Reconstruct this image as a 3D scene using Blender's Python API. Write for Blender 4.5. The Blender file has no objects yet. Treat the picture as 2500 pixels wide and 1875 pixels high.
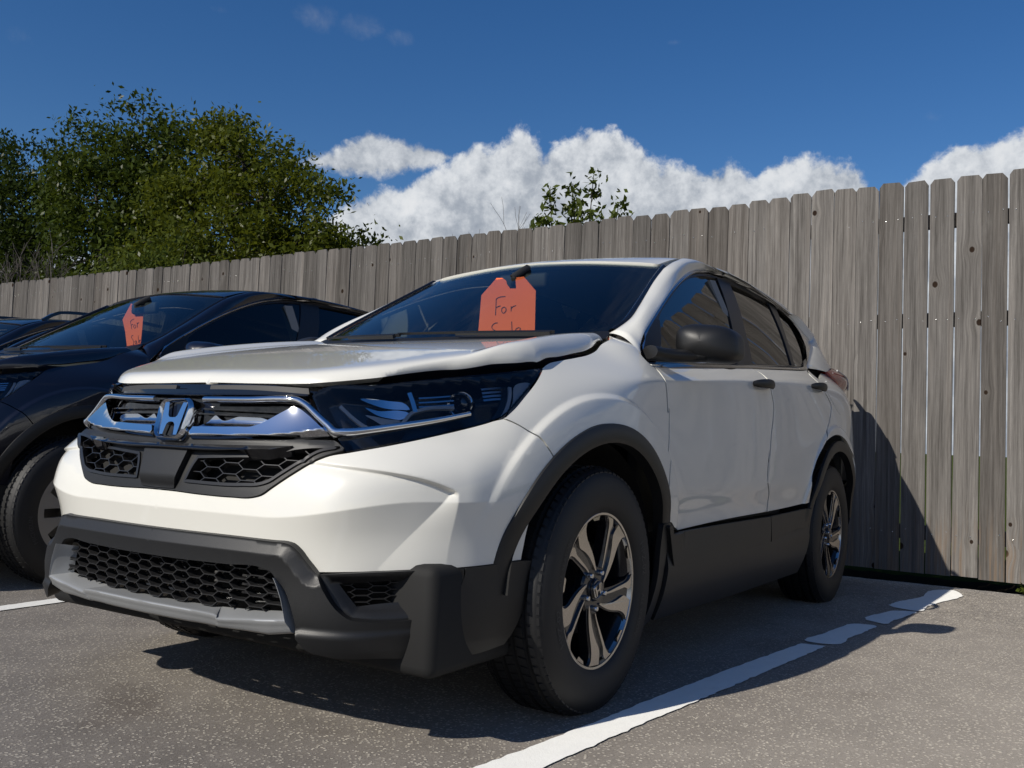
import bpy, bmesh, math, random, time
import numpy as np
from mathutils import Vector, Matrix, geometry as mgeo
T0 = time.time()
random.seed(7); RNG = np.random.default_rng(11)
SC = bpy.context.scene; COL = SC.collection
# ------------------------------------------------------------------ camera
CAMP = (2.5927, 2.2198, 0.8050); YAW, PITCH, ROLL = -2.570270, 0.0560828, 0.0389825
cd = bpy.data.cameras.new('camera'); cam = bpy.data.objects.new('camera', cd); COL.objects.link(cam); SC.camera = cam
cd.sensor_fit = 'HORIZONTAL'; cd.sensor_width = 36.0; cd.lens = 36.0*2326.65/2500.0; cd.clip_start = .05; cd.clip_end = 6000
_f = Vector((math.cos(YAW)*math.cos(PITCH), math.sin(YAW)*math.cos(PITCH), math.sin(PITCH)))
_r = _f.cross(Vector((0, 0, 1))).normalized(); _u = _r.cross(_f)
_r2 = _r*math.cos(ROLL)+_u*math.sin(ROLL); _u2 = _u*math.cos(ROLL)-_r*math.sin(ROLL)
cam.matrix_world = Matrix(((_r2.x, _u2.x, -_f.x, CAMP[0]), (_r2.y, _u2.y, -_f.y, CAMP[1]), (_r2.z, _u2.z, -_f.z, CAMP[2]), (0, 0, 0, 1)))
# ------------------------------------------------------------------ sun, exposure
SUN_EL, SUN_AZ = math.radians(35.2), math.radians(-17.0)          # azimuth of the sun from +x towards +y
sd = bpy.data.lights.new('sun', 'SUN'); sd.energy = 4.2; sd.angle = math.radians(.53); sd.color = (1.0, .94, .84)
sun = bpy.data.objects.new('sun', sd); COL.objects.link(sun)
sun.rotation_euler = Vector((math.cos(SUN_EL)*math.cos(SUN_AZ), math.cos(SUN_EL)*math.sin(SUN_AZ), math.sin(SUN_EL))).to_track_quat('Z', 'Y').to_euler()
SC.view_settings.view_transform = 'Standard'; SC.view_settings.look = 'None'; SC.view_settings.exposure = 0.10; SC.view_settings.gamma = 1.0
SC.view_settings.use_curve_mapping = False
SC.render.engine = 'CYCLES'; SC.cycles.use_denoising = True
SC.cycles.max_bounces = 8; SC.cycles.transparent_max_bounces = 16; SC.cycles.sample_clamp_indirect = 6.0
# ------------------------------------------------------------------ node helpers
class E:                                                          # arithmetic on node sockets
    def __init__(s, nt, k): s.nt, s.k = nt, k
    def _m(s, op, *a, clamp=False):
        n = s.nt.nodes.new('ShaderNodeMath'); n.operation = op; n.use_clamp = clamp
        for i, v in enumerate((s,)+a):
            if isinstance(v, E): s.nt.links.new(v.k, n.inputs[i])
            else: n.inputs[i].default_value = v
        return E(s.nt, n.outputs[0])
    def __add__(s, o): return s._m('ADD', o)
    __radd__ = __add__
    def __sub__(s, o): return s._m('SUBTRACT', o)
    def __rsub__(s, o): return (s*-1)+o
    def __mul__(s, o): return s._m('MULTIPLY', o)
    __rmul__ = __mul__
    def __truediv__(s, o): return s._m('DIVIDE', o)
    def min(s, o): return s._m('MINIMUM', o)
    def max(s, o): return s._m('MAXIMUM', o)
    def abs(s): return s._m('ABSOLUTE')
    def pow(s, o): return s._m('POWER', o)
    def clamp(s): return s._m('ADD', 0.0, clamp=True)
    def step(s, a, b):                                            # smoothstep
        n = s.nt.nodes.new('ShaderNodeMapRange'); n.interpolation_type = 'SMOOTHSTEP'
        s.nt.links.new(s.k, n.inputs['Value']); n.inputs['From Min'].default_value = a; n.inputs['From Max'].default_value = b
        return E(s.nt, n.outputs['Result'])
    def curve(s, pts, lo, hi):                                    # piecewise-linear lookup of s over [lo, hi]; values scaled to 0..1 of [0, 90]
        n = s.nt.nodes.new('ShaderNodeFloatCurve'); c = n.mapping.curves[0]; n.mapping.use_clip = False
        P = [((x-lo)/(hi-lo), y/90.0) for x, y in pts]
        c.points[0].location = P[0]; c.points[1].location = P[-1]
        for p in P[1:-1]: c.points.new(*p)
        for p in c.points: p.handle_type = 'VECTOR'
        n.mapping.update()
        s.nt.links.new(((s-lo)*(1.0/(hi-lo))).k, n.inputs['Value'])
        return E(s.nt, n.outputs[0])*90.0
def nnode(nt, kind, **kw):
    n = nt.nodes.new(kind)
    for k, v in kw.items():
        if k.startswith('_'): setattr(n, k[1:], v)
    for k, v in kw.items():
        if not k.startswith('_'):
            i = n.inputs[k.replace('__', ' ')]
            if isinstance(v, E): nt.links.new(v.k, i)
            elif hasattr(v, 'is_output'): nt.links.new(v, i)
            else: i.default_value = v
    return n
def cramp(nt, fac, stops, interp='LINEAR'):
    n = nt.nodes.new('ShaderNodeValToRGB'); n.color_ramp.interpolation = interp; el = n.color_ramp.elements
    while len(el) < len(stops): el.new(.5)
    for e, (p, c) in zip(el, stops):
        e.position = p; e.color = (c, c, c, 1) if not hasattr(c, '__len__') else tuple(c)+(1,)
    nt.links.new(fac.k if isinstance(fac, E) else fac, n.inputs[0]); return n.outputs[0]
def mixc(nt, fac, a, b, mode='MIX'):
    n = nt.nodes.new('ShaderNodeMix'); n.data_type = 'RGBA'; n.blend_type = mode
    for i, v in ((0, fac), (6, a), (7, b)):
        if isinstance(v, E): nt.links.new(v.k, n.inputs[i])
        elif hasattr(v, 'is_output'): nt.links.new(v, n.inputs[i])
        else: n.inputs[i].default_value = v if i == 0 else (tuple(v)+(1,))[:4]
    return n.outputs[2]
# ------------------------------------------------------------------ world: sky and clouds
W = bpy.data.worlds.new('sky'); SC.world = W; W.use_nodes = True; wt = W.node_tree; wt.nodes.clear()
sky = nnode(wt, 'ShaderNodeTexSky', _sky_type='NISHITA', _sun_disc=False)
sky.sun_elevation = SUN_EL; sky.sun_rotation = math.pi/2-SUN_AZ; sky.air_density = 1.0; sky.dust_density = .25; sky.ozone_density = 3.0; sky.altitude = 300
geo = wt.nodes.new('ShaderNodeNewGeometry')
tc = wt.nodes.new('ShaderNodeTexCoord'); dirn = tc.outputs['Generated']
sx = nnode(wt, 'ShaderNodeSeparateXYZ', Vector=dirn); dx, dy, dz = (E(wt, sx.outputs[i]) for i in range(3))
HY = math.radians(-147.266); fx, fy = math.cos(HY), math.sin(HY)
ahead = dx*fx+dy*fy; right = dx*fy-dy*fx
az = right._m('ARCTAN2', ahead)*57.29578; el = dz._m('ARCSINE')*57.29578
def noise(nt, vec, scale, detail=6, rough=.55, dist=0.0, **kw):
    return E(nt, nnode(nt, 'ShaderNodeTexNoise', Vector=vec, Scale=scale, Detail=detail, Roughness=rough, Distortion=dist, **kw).outputs[0])
dn = nnode(wt, 'ShaderNodeVectorMath', _operation='NORMALIZE'); wt.links.new(dirn, dn.inputs[0]); dn = dn.outputs[0]
up = nnode(wt, 'ShaderNodeVectorMath', _operation='ADD'); wt.links.new(dn, up.inputs[0]); up.inputs[1].default_value = (.006, -.004, .022); up = up.outputs[0]
TOPS = [(-180, 14), (-165, 17), (-150, 15), (-132, 19), (-118, 13), (-100, 16), (-85, 11), (-70, 15), (-55, 12), (-44, 9), (-36, 7), (-28.69, 9.04), (-16.04, 10.44), (-11.88, 11.73), (-11.21, 12.73), (-10.37, 13.74), (-8.14, 14.49), (-6.66, 14.31), (-6.12, 15.38), (-4.26, 16.03), (-3.82, 16.71), (-3.02, 17.26), (-1.07, 17.35), (0.0, 17.93), (.82, 17.61), (1.32, 16.5), (2.0, 17.3), (3.34, 17.74), (4.5, 18.3), (6.41, 18.07), (7.17, 17.34), (8.09, 16.33), (9.14, 16.48), (11.32, 16.34), (12.38, 16.73), (13.64, 16.74), (14.1, 15.6), (14.52, 15.5), (15.17, 16.58), (16.38, 17.09), (17.78, 16.5), (19.61, 16.31), (19.98, 15.47), (20.57, 14.2), (21.86, 14.5), (23.07, 15.28), (24.16, 16.76), (28.09, 17.2), (34, 19), (42, 15), (55, 18), (68, 12), (80, 16), (95, 14), (112, 19), (128, 14), (150, 18), (166, 13), (180, 14)]
UT = [(-30, 15.2), (-15.2, 15.2), (-14.24, 15.92), (-13.28, 15.79), (-11.16, 16.5), (-10.23, 17.11), (-9.26, 17.65), (-8.11, 17.38), (-6.43, 17.24), (-5.31, 17.13), (-4.2, 16.3), (-3.9, 15.2), (30, 15.2)]
UB = [(-30, 15.8), (-15.2, 15.5), (-13.23, 14.88), (-11.41, 14.82), (-8.96, 14.78), (-7.0, 15.21), (-5.14, 15.7), (-4.2, 16.5), (30, 16.5)]
def density(vec, fine=True):
    nA = noise(wt, vec, 9, 9, .60); nB = noise(wt, vec, 34, 7, .62, .3); nC = noise(wt, vec, 130, 5, .6)
    nn = (nA-.5)*4.6+(nB-.5)*2.2+(nC-.5)*.7
    main = (az.curve(TOPS, -180, 180)-el)*1.0
    upper = (az.curve(UT, -30, 30)-el).min(el-az.curve(UB, -30, 30))*1.3
    upper = upper-(az.abs()-29).max(0)*5
    return main+nn, upper+nn*.9, nn
dm, du, nn = density(dn); dm2, du2, nn2 = density(up)
dens = dm.max(du)
dens2 = (dm2-1.6).max(du2-1.2)
# thin fair-weather shreds
def ell(a, e, ra, re): return 1.0-((az-a)*(1/ra)).pow(2.0)-((el-e)*(1/re)).pow(2.0)
w_ = None
for a in ((-12.75, 23.4, 2.3, 1.2), (-10.2, 23.1, 2.2, 1.0), (-7.6, 22.7, 1.4, .7), (-28.2, 19.8, 1.7, 1.1), (-18.0, 23.0, 1.5, .5), (23.7, 18.2, .9, .55), (9.0, 23.0, .8, .3)):
    w_ = ell(*a) if w_ is None else w_.max(ell(*a))
st = nnode(wt, 'ShaderNodeMapping', Vector=dn); st.inputs['Scale'].default_value = (1.0, 2.6, 1.4); st.inputs['Rotation'].default_value = (.2, .1, .6)
hi = (noise(wt, st.outputs[0], 3.2, 8, .62, .5)-.56)*6.0*el.step(27, 40)
wisp = ((w_*.8+nn*.50-.35).max(hi)).step(0.0, 1.9)*.62
cov = dens.step(-.1, .75)
# lit tops, grey bases
lit = (dens-dens2).step(.1, 2.6)
base = (el-4.0).step(-2, 16)
shade = lit*.52+base*.25+nn*.12
ccol = cramp(wt, shade.clamp(), [(0.0, (.26, .30, .37)), (.35, (.40, .44, .50)), (.7, (.68, .71, .75)), (1.0, (.92, .92, .92))])
SKY = nnode(wt, 'ShaderNodeBackground', Strength=.080); hs = nnode(wt, 'ShaderNodeHueSaturation', Color=sky.outputs[0], Saturation=1.30, Hue=.508); wt.links.new(hs.outputs[0], SKY.inputs[0])
CLD = nnode(wt, 'ShaderNodeBackground', Strength=.92); wt.links.new(ccol, CLD.inputs[0])
WSP = nnode(wt, 'ShaderNodeBackground', Color=(.66, .70, .78, 1), Strength=.62)
m1 = nnode(wt, 'ShaderNodeMixShader'); wt.links.new(wisp.k, m1.inputs[0]); wt.links.new(SKY.outputs[0], m1.inputs[1]); wt.links.new(WSP.outputs[0], m1.inputs[2])
m2 = nnode(wt, 'ShaderNodeMixShader'); wt.links.new(cov.k, m2.inputs[0]); wt.links.new(m1.outputs[0], m2.inputs[1]); wt.links.new(CLD.outputs[0], m2.inputs[2])
wo = wt.nodes.new('ShaderNodeOutputWorld'); wt.links.new(m2.outputs[0], wo.inputs[0])
W.cycles.sampling_method = 'MANUAL'; W.cycles.sample_map_resolution = 1024
# ---------- smooth 1D interpolation (natural cubic spline) ----------
class Spl:
    def __init__(s, pts):
        p = np.array(sorted(pts), float); s.x = p[:, 0]; s.y = p[:, 1:] if p.shape[1] > 2 else p[:, 1]
        x, y = s.x, (s.y if s.y.ndim == 2 else s.y[:, None]); n = len(x); h = np.diff(x)
        A = np.zeros((n, n)); B = np.zeros((n, y.shape[1])); A[0, 0] = A[-1, -1] = 1
        for i in range(1, n-1):
            A[i, i-1], A[i, i], A[i, i+1] = h[i-1], 2*(h[i-1]+h[i]), h[i]
            B[i] = 6*((y[i+1]-y[i])/h[i]-(y[i]-y[i-1])/h[i-1])
        s.m = np.linalg.solve(A, B); s.h = h; s.yy = y
    def __call__(s, q):
        q = np.asarray(q, float); sh = q.shape; q = q.ravel(); qc = np.clip(q, s.x[0], s.x[-1])
        i = np.clip(np.searchsorted(s.x, qc)-1, 0, len(s.x)-2); h = s.h[i][:, None]
        a = (s.x[i+1]-qc)[:, None]/h; b = 1-a
        r = a*s.yy[i]+b*s.yy[i+1]+((a**3-a)*s.m[i]+(b**3-b)*s.m[i+1])*h*h/6
        for e, k in ((q < s.x[0], 0), (q > s.x[-1], -1)):      # linear beyond the ends
            if e.any():
                j = 0 if k == 0 else len(s.x)-2; hh = s.h[j]; d = (s.yy[j+1]-s.yy[j])/hh
                d = d-hh*(2*s.m[j]+s.m[j+1])/6 if k == 0 else d+hh*(s.m[j]+2*s.m[j+1])/6
                r[e] = s.yy[k]+d*(q[e]-s.x[k])[:, None]
        return r[:, 0].reshape(sh) if s.y.ndim == 1 else r.reshape(sh+(-1,))
def sstep(t): t = np.clip(t, 0, 1); return t*t*(3-2*t)
def ramp(t, w): return 0.5*(t+np.sqrt(t*t+w*w))     # soft max(0,t)
# ---------- side of the body: y = side(x, z) ----------
_Yb = Spl([(.62, .782), (.5, .832), (.4, .861), (.3, .880), (.15, .897), (0, .905), (-.3, .906), (-.8, .906), (-1.5, .910), (-2.2, .913), (-2.66, .916), (-3.0, .911), (-3.2, .889), (-3.4, .842), (-3.55, .765), (-3.66, .64)])
_P = Spl([(.15, -.07), (.2, -.05), (.3, -.02), (.4, -.008), (.5, -.012), (.56, -.012), (.62, -.001), (.7, .005), (.8, .006), (.9, .003), (1.0, .001), (1.1, -.004), (1.25, -.012)])
_zc = Spl([(.6, .835), (.45, .872), (.3, .915), (.15, .952), (0, .982), (-.2, 1.005), (-.42, 1.019), (-1.0, 1.062), (-1.5, 1.093), (-2.0, 1.12), (-2.6, 1.135), (-3.3, 1.14)])
_wc = Spl([(.6, .10), (.3, .09), (.15, .07), (0, .05), (-.2, .02), (-.42, .006), (-1, .005), (-1.5, .005), (-2.0, .012), (-2.4, .03), (-2.7, .06), (-3.3, .08)])
_mc = Spl([(.6, 1.5), (.45, 1.4), (.3, 1.2), (.15, 1.3), (0, 1.45), (-.2, 1.25), (-.30, .90), (-.40, .80), (-.5, 1.0), (-.8, 1.28), (-1.5, 1.3), (-2.2, 1.2), (-2.8, 1.2), (-3.2, 1.15)])
WX = (0.0, -2.655); WZ = .357
def side(x, z):
    x, z = np.asarray(x, float), np.asarray(z, float)
    y = _Yb(x)+_P(z)
    y = y-_mc(x)*ramp(z-_zc(x), _wc(x))
    q = 30*sstep((-.18-x)/.16)*sstep((x+.85)/.3)
    y = y-q*np.clip(z-1.125, 0, .055)**2
    for c, rr in ((WX[0], .585), (WX[1], .575)):          # wheel arch flare
        r = np.hypot(x-c, z-WZ)
        up = sstep((z-.40)/.2)
        y = y+up*(.013*(1-sstep((r-rr+.010)/.020))+.010*np.exp(-np.maximum(0, r-rr)/.10))
    return y
# ---------- hood: z = hood(x, y) ----------
_hz = Spl([(.90, .925), (.80, .950), (.7, .974), (.5, 1.022), (.3, 1.068), (.1, 1.107), (-.1, 1.140), (-.25, 1.160), (-.4, 1.178)])
_he = Spl([(0, .853), (.2, .840), (.4, .79), (.5, .715), (.6, .61), (.7, .455), (.78, .28), (.84, .12)])
_hy0 = Spl([(.9, .50), (.75, .53), (.6, .585), (.45, .664), (.28, .735), (.1, .725), (-.1, .70), (-.25, .68), (-.36, .66), (-.5, .63)])
def hood(x, y):
    x, y = np.asarray(x, float), np.abs(np.asarray(y, float))
    z = _hz(x)-.012*y*y
    yc = .60+.13*(x+.1); am = .016*sstep((.75-x)/.45)
    z = z+am*sstep((y-yc+.01)/.09)
    z = z-15*np.maximum(0, y-_hy0(x))**2
    return z
# ---------- front: point at angle th about (PX,0), height z ----------
PX = .10
_rows = {
 .20: [(0, .86), (.2, .853), (.4, .825), (.5, .80), (.6, .745), (.7, .66), (.78, .545), (.83, .445), (.855, .35), (.87, .22)],
 .32: [(0, .892), (.2, .884), (.4, .862), (.5, .845), (.6, .805), (.69, .728), (.765, .63), (.81, .54), (.85, .43), (.872, .32), (.884, .2)],
 .45: [(0, .893), (.2, .885), (.4, .866), (.5, .849), (.6, .812), (.685, .747), (.755, .662), (.80, .58), (.84, .48), (.87, .37), (.886, .25)],
 .58: [(0, .910), (.2, .902), (.4, .887), (.5, .876), (.6, .850), (.68, .795), (.75, .712), (.80, .628), (.84, .525), (.873, .40), (.893, .28)],
 .66: [(0, .893), (.2, .885), (.4, .866), (.5, .854), (.6, .826), (.68, .770), (.745, .692), (.795, .605), (.838, .505), (.87, .39), (.893, .27)],
 .75: [(0, .865), (.2, .856), (.4, .827), (.5, .806), (.58, .772), (.66, .710), (.73, .630), (.785, .548), (.83, .458), (.865, .36), (.892, .24)],
 .90: [(0, .842), (.2, .832), (.4, .788), (.47, .752), (.57, .676), (.66, .575), (.735, .460), (.785, .362), (.82, .278), (.855, .16)],
 1.0: [(0, .815), (.2, .805), (.4, .755), (.47, .71), (.56, .625), (.65, .505), (.72, .38), (.765, .29), (.80, .20), (.83, .10)],
}
_TH = np.radians(np.linspace(0, 88, 45))
def _row(pts):
    p = [(np.arctan2(y, x-PX), np.hypot(y, x-PX)) for y, x in pts]
    p = [(-a, r) for a, r in p[1:4]]+p
    return Spl(p)(_TH)
_lo = Spl([(z,)+tuple(_row(_rows[z])) for z in (.20, .32, .45, .58)])
_hi = Spl([(z,)+tuple(_row(_rows[z])) for z in (.58, .66, .75, .90, 1.0)])
def _crz(th):   # crease lift
    return .055*sstep((np.degrees(th)-26)/26)
_ztop = Spl([(25, .745), (33, .722), (40, .712), (47, .700), (53, .680), (57, .655), (60, .63), (64, .60)])
def _pick(tab, th):
    i = np.clip(th/_TH[-1]*(len(_TH)-1), 0, len(_TH)-1.0001); k = i.astype(int); f = i-k
    # cubic (Catmull-Rom) along theta
    n = len(_TH)-1; g = lambda j: np.take_along_axis(tab, np.abs(np.where(j > n, n, j))[:, None], 1)[:, 0]
    a, b, c, d = g(k-1), g(k), g(k+1), g(k+2)
    return b+.5*f*(c-a+f*(2*a-5*b+4*c-d+f*(3*(b-c)+d-a)))
def front_r(th, z, dim=True):
    th, z = np.asarray(th, float), np.asarray(z, float); sh = np.broadcast(th, z).shape
    s = np.abs(np.broadcast_to(th, sh)).ravel(); zz = np.broadcast_to(z, sh).ravel(); zq = zz-_crz(s)*sstep((zz-.40)/.16)*(1-sstep((zz-.66)/.14))
    r = np.where(zq < .58, _pick(_lo(np.minimum(zq, .58)), s), _pick(_hi(np.maximum(zq, .58)), s))
    if dim:
        a = np.degrees(s)
        R_ = 57.2-1.2*sstep((.66-zz)/.2); L_ = R_-.6-11*np.clip((.665-zz)/.22, 0, 1)
        wall = np.clip((a-L_)/(R_-L_), 0, 1)
        prof = sstep((a-24)/26)*np.where(a < L_, 1, 1-wall)*(a < R_)
        D = .017*prof*(1-sstep((zz-_ztop(a)+.004)/.012))*sstep((zz-.36)/.1)
        r = r-D
    w = sstep((np.degrees(s)-59)/12)
    if (w > 0).any():
        q = r.copy()
        for _ in range(6): q = side(PX+q*np.cos(s), zz)/np.maximum(np.sin(s), .3)
        r = r*(1-w)+q*w
    return r.reshape(sh)
def front(th, z, **k):
    r = front_r(th, z, **k); return np.stack([PX+r*np.cos(th), r*np.sin(th), z+0*r], -1)
# ---------- glass house ----------
def wind(y, z):
    return -.262-(z-1.19)*1.93-.33*y*y-.10*(z-1.19)*(z-1.62)
def glass(x, z):
    t = np.asarray(z)-1.08
    return .828-.33*t-.24*t*t-.03*np.maximum(0, -2.0-x)**2-.10*np.maximum(0, x+.75)**2
_rz = Spl([(-.8, 1.50), (-.95, 1.562), (-1.05, 1.598), (-1.2, 1.635), (-1.45, 1.668), (-1.8, 1.682), (-2.2, 1.675), (-2.7, 1.638), (-3.1, 1.585), (-3.35, 1.53)])
def roof(x, y):
    return _rz(x)-.085*y*y-.6*np.maximum(0, np.abs(y)-.5)**2-.05*y*y*sstep((x+1.3)/.25)
# ---------- chart helper: (u,v) -> 3D ----------
def S_side(p): return np.stack([p[:, 0], side(p[:, 0], p[:, 1]), p[:, 1]], 1)
def S_hood(p): return np.stack([p[:, 0], p[:, 1], hood(p[:, 0], p[:, 1])], 1)
def S_front(p): return front(p[:, 0], p[:, 1])
def S_frontb(p): return front(p[:, 0], p[:, 1], dim=False)
def S_wind(p): return np.stack([wind(p[:, 0], p[:, 1]), p[:, 0], p[:, 1]], 1)
def S_glass(p): return np.stack([p[:, 0], glass(p[:, 0], p[:, 1]), p[:, 1]], 1)
def S_roof(p): return np.stack([p[:, 0], p[:, 1], roof(p[:, 0], p[:, 1])], 1)
CH = dict(side=S_side, hood=S_hood, front=S_front, frontb=S_frontb, wind=S_wind, glass=S_glass, roof=S_roof)
# ------------------------------------------------------------------ materials
def newmat(name):
    m = bpy.data.materials.new(name); m.use_nodes = True; nt = m.node_tree; nt.nodes.clear()
    o = nt.nodes.new('ShaderNodeOutputMaterial'); return m, nt, o
def pbr(name, col, rough=.5, metal=0.0, coat=0.0, spec=.5, bump=None, vary=0.0, coatr=.03):
    m, nt, o = newmat(name)
    b = nnode(nt, 'ShaderNodeBsdfPrincipled', Roughness=rough, Metallic=metal)
    b.inputs['Base Color'].default_value = tuple(col)+(1,); b.inputs['Coat Weight'].default_value = coat; b.inputs['Coat Roughness'].default_value = coatr
    b.inputs['Specular IOR Level'].default_value = spec
    tcn = nt.nodes.new('ShaderNodeTexCoord')
    if vary:
        n = noise(nt, tcn.outputs['Object'], 7.0, 6, .65)
        nt.links.new(mixc(nt, (n-.3)*1.6, [c*(1-vary) for c in col], [min(1, c*(1+vary)) for c in col]), b.inputs['Base Color'])
        nt.links.new((rough+(n-.5)*vary*.35).k, b.inputs['Roughness'])
    if bump:
        n = noise(nt, tcn.outputs['Object'], bump[0], 3, .6)
        bp = nnode(nt, 'ShaderNodeBump', Strength=bump[1], Distance=bump[2]); nt.links.new(n.k, bp.inputs['Height']); nt.links.new(bp.outputs[0], b.inputs['Normal'])
    nt.links.new(b.outputs[0], o.inputs[0]); return m
def glassmat(name, tint, ior=1.5, rough=0.0, boost=1.0):
    m, nt, o = newmat(name)
    fr = nnode(nt, 'ShaderNodeFresnel', IOR=ior)
    t = nnode(nt, 'ShaderNodeBsdfTransparent', Color=tuple(tint)+(1,)); g = nnode(nt, 'ShaderNodeBsdfGlossy', Roughness=rough, Color=(1, 1, 1, 1))
    mx = nt.nodes.new('ShaderNodeMixShader'); nt.links.new((E(nt, fr.outputs[0])*boost).clamp().k, mx.inputs[0]); nt.links.new(t.outputs[0], mx.inputs[1]); nt.links.new(g.outputs[0], mx.inputs[2])
    nt.links.new(mx.outputs[0], o.inputs[0]); return m
def paint(name, col, flake=0.0, rough=.32, metal=0.0):
    m, nt, o = newmat(name)
    b = nnode(nt, 'ShaderNodeBsdfPrincipled', Roughness=rough, Metallic=metal)
    b.inputs['Coat Weight'].default_value = 1.0; b.inputs['Coat Roughness'].default_value = .012; b.inputs['Coat IOR'].default_value = 1.5; b.inputs['Specular IOR Level'].default_value = .35
    tcn = nt.nodes.new('ShaderNodeTexCoord')
    n = noise(nt, tcn.outputs['Object'], 2.2, 5, .6)
    nt.links.new(mixc(nt, n, [c*.965 for c in col], [min(1, c*1.03) for c in col]), b.inputs['Base Color'])
    if flake:
        f = noise(nt, tcn.outputs['Object'], 900, 2, .6); bp = nnode(nt, 'ShaderNodeBump', Strength=flake, Distance=.0006)
        nt.links.new(f.k, bp.inputs['Height']); nt.links.new(bp.outputs[0], b.inputs['Normal'])
    op = noise(nt, tcn.outputs['Object'], 55, 2, .5)                # faint orange peel of the clear coat
    bp2 = nnode(nt, 'ShaderNodeBump', Strength=.05, Distance=.0012); nt.links.new(op.k, bp2.inputs['Height']); nt.links.new(bp2.outputs[0], b.inputs['Coat Normal'])
    nt.links.new(b.outputs[0], o.inputs[0]); return m
M = dict(
 white=paint('pearl_white_paint', (.735, .725, .665), .10), navy=paint('navy_paint', (.0035, .0045, .011), 0.0, .3), black_paint=paint('black_paint', (.006, .006, .007)),
 trim=pbr('grained_black_plastic', (.0085, .0088, .0095), .46, bump=(420, .25, .0012), vary=.15), gloss=pbr('gloss_black', (.006, .006, .007), .07, coat=.5),
 seal=pbr('grey_rubber', (.035, .034, .034), .6), chrome=pbr('chrome', (.80, .81, .83), .035, 1.0), satin=pbr('satin_chrome', (.62, .63, .65), .16, 1.0),
 silver=pbr('silver_plastic', (.36, .37, .375), .34, .35, coat=.15, bump=(300, .06, .001)), dark=pbr('dark_void', (.006, .006, .006), .8), mesh=pbr('honeycomb_plastic', (.014, .014, .015), .34),
 tyre=pbr('tyre_rubber', (.0085, .0085, .009), .6, bump=(260, .2, .002), vary=.2), alloy=pbr('machined_alloy', (.52, .49, .455), .24, 1.0), alloydark=pbr('dark_alloy', (.012, .013, .016), .22, .3, coat=.4),
 steel=pbr('brake_steel', (.22, .21, .20), .4, 1.0), nut=pbr('nut_chrome', (.6, .6, .6), .18, 1.0), silverwheel=pbr('silver_wheel_paint', (.36, .34, .31), .33, .5),
 glass=glassmat('window_glass', (.74, .84, .80)), tinted=glassmat('tinted_glass', (.30, .34, .32)), privacy=glassmat('privacy_glass', (.10, .115, .11)), screen=glassmat('windscreen_glass', (.70, .80, .77), 1.52),
 lens=glassmat('lamp_lens', (.93, .95, .97), 1.45), lampwhite=pbr('lamp_grey_trim', (.42, .43, .44), .3), reflector=pbr('lamp_reflector', (.9, .9, .9), .05, 1.0), lampblack=pbr('lamp_black', (.010, .011, .013), .22),
 red=pbr('red_lens', (.22, .008, .010), .08, coat=1.0), grey_int=pbr('grey_interior', (.11, .108, .10), .8), black_int=pbr('black_interior', (.012, .012, .013), .7), pale_int=pbr('pale_headliner', (.26, .255, .24), .9), orange=pbr('orange_card', (.93, .165, .055), .85), ink=pbr('marker_ink', (.012, .010, .012), .6),
)
# ------------------------------------------------------------------ objects
def tag(o, label=None, cat=None, group=None, kind=None):
    for k, v in (('label', label), ('category', cat), ('group', group), ('kind', kind)):
        if v: o[k] = v
    return o
def empty(name, loc=(0, 0, 0), parent=None):
    o = bpy.data.objects.new(name, None); COL.objects.link(o); o.location = loc; o.empty_display_size = .2
    if parent: o.parent = parent
    return o
def link(name, me, mat, parent=None):
    o = bpy.data.objects.new(name, me); COL.objects.link(o)
    if mat is not None and not me.materials: me.materials.append(mat)
    if parent: o.parent = parent
    return o
XF = [np.ones(3), 1]                       # scale of the car being built; side (+1 / -1 mirrors y)
def mesh(name, V, F, mat, parent=None, smooth=True, nrm=None, sharp=None, xf=True):
    V = np.asarray(V, float); F = [tuple(f) for f in F]
    if xf:
        V = V*XF[0]
        if XF[1] < 0:
            V = V*[1, -1, 1]; F = [f[::-1] for f in F]
            if nrm is not None: nrm = np.asarray(nrm)*[1, -1, 1]
    me = bpy.data.meshes.new(name); me.from_pydata(V.tolist(), [], F); me.update()
    if smooth: me.polygons.foreach_set('use_smooth', [True]*len(F))
    if sharp is not None: me.set_sharp_from_angle(angle=math.radians(sharp))
    if nrm is not None: me.normals_split_custom_set_from_vertices(np.asarray(nrm).tolist())
    return link(name, me, mat, parent)
def subdiv(pts, step, closed=True, sc=(1, 1)):
    """control points (a, b[, 1 = corner]) -> dense outline, Catmull-Rom between corners"""
    P = np.array([p[:2] for p in pts], float); c = [len(p) > 2 for p in pts]; n = len(P); out = []
    for i in range(n if closed else n-1):
        j = (i+1) % n; a, b = P[i], P[j]
        pa = P[i-1] if (not c[i] and (closed or i > 0)) else a-(b-a)*.5 if c[i] or i == 0 else a
        pd = P[(j+1) % n] if (not c[j] and (closed or j < n-1)) else b+(b-a)*.5
        L = np.hypot(*((b-a)*sc)); k = max(1, int(math.ceil(L/step)))
        t = (np.arange(k)/k)[:, None]
        d1 = np.hypot(*((a-pa)*sc))+1e-9; d2 = L+1e-9; d3 = np.hypot(*((pd-b)*sc))+1e-9      # non-uniform tangents
        m1 = ((a-pa)/d1*d2*d2/(d1+d2)+(b-a)*d1/(d1+d2)); m2 = ((b-a)*d3/(d2+d3)+(pd-b)/d3*d2*d2/(d2+d3))
        h = (2*t**3-3*t**2+1)*a+(t**3-2*t**2+t)*m1+(-2*t**3+3*t**2)*b+(t**3-t**2)*m2
        out += h.tolist()
    if not closed: out.append(P[-1].tolist())
    return np.array(out)
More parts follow.
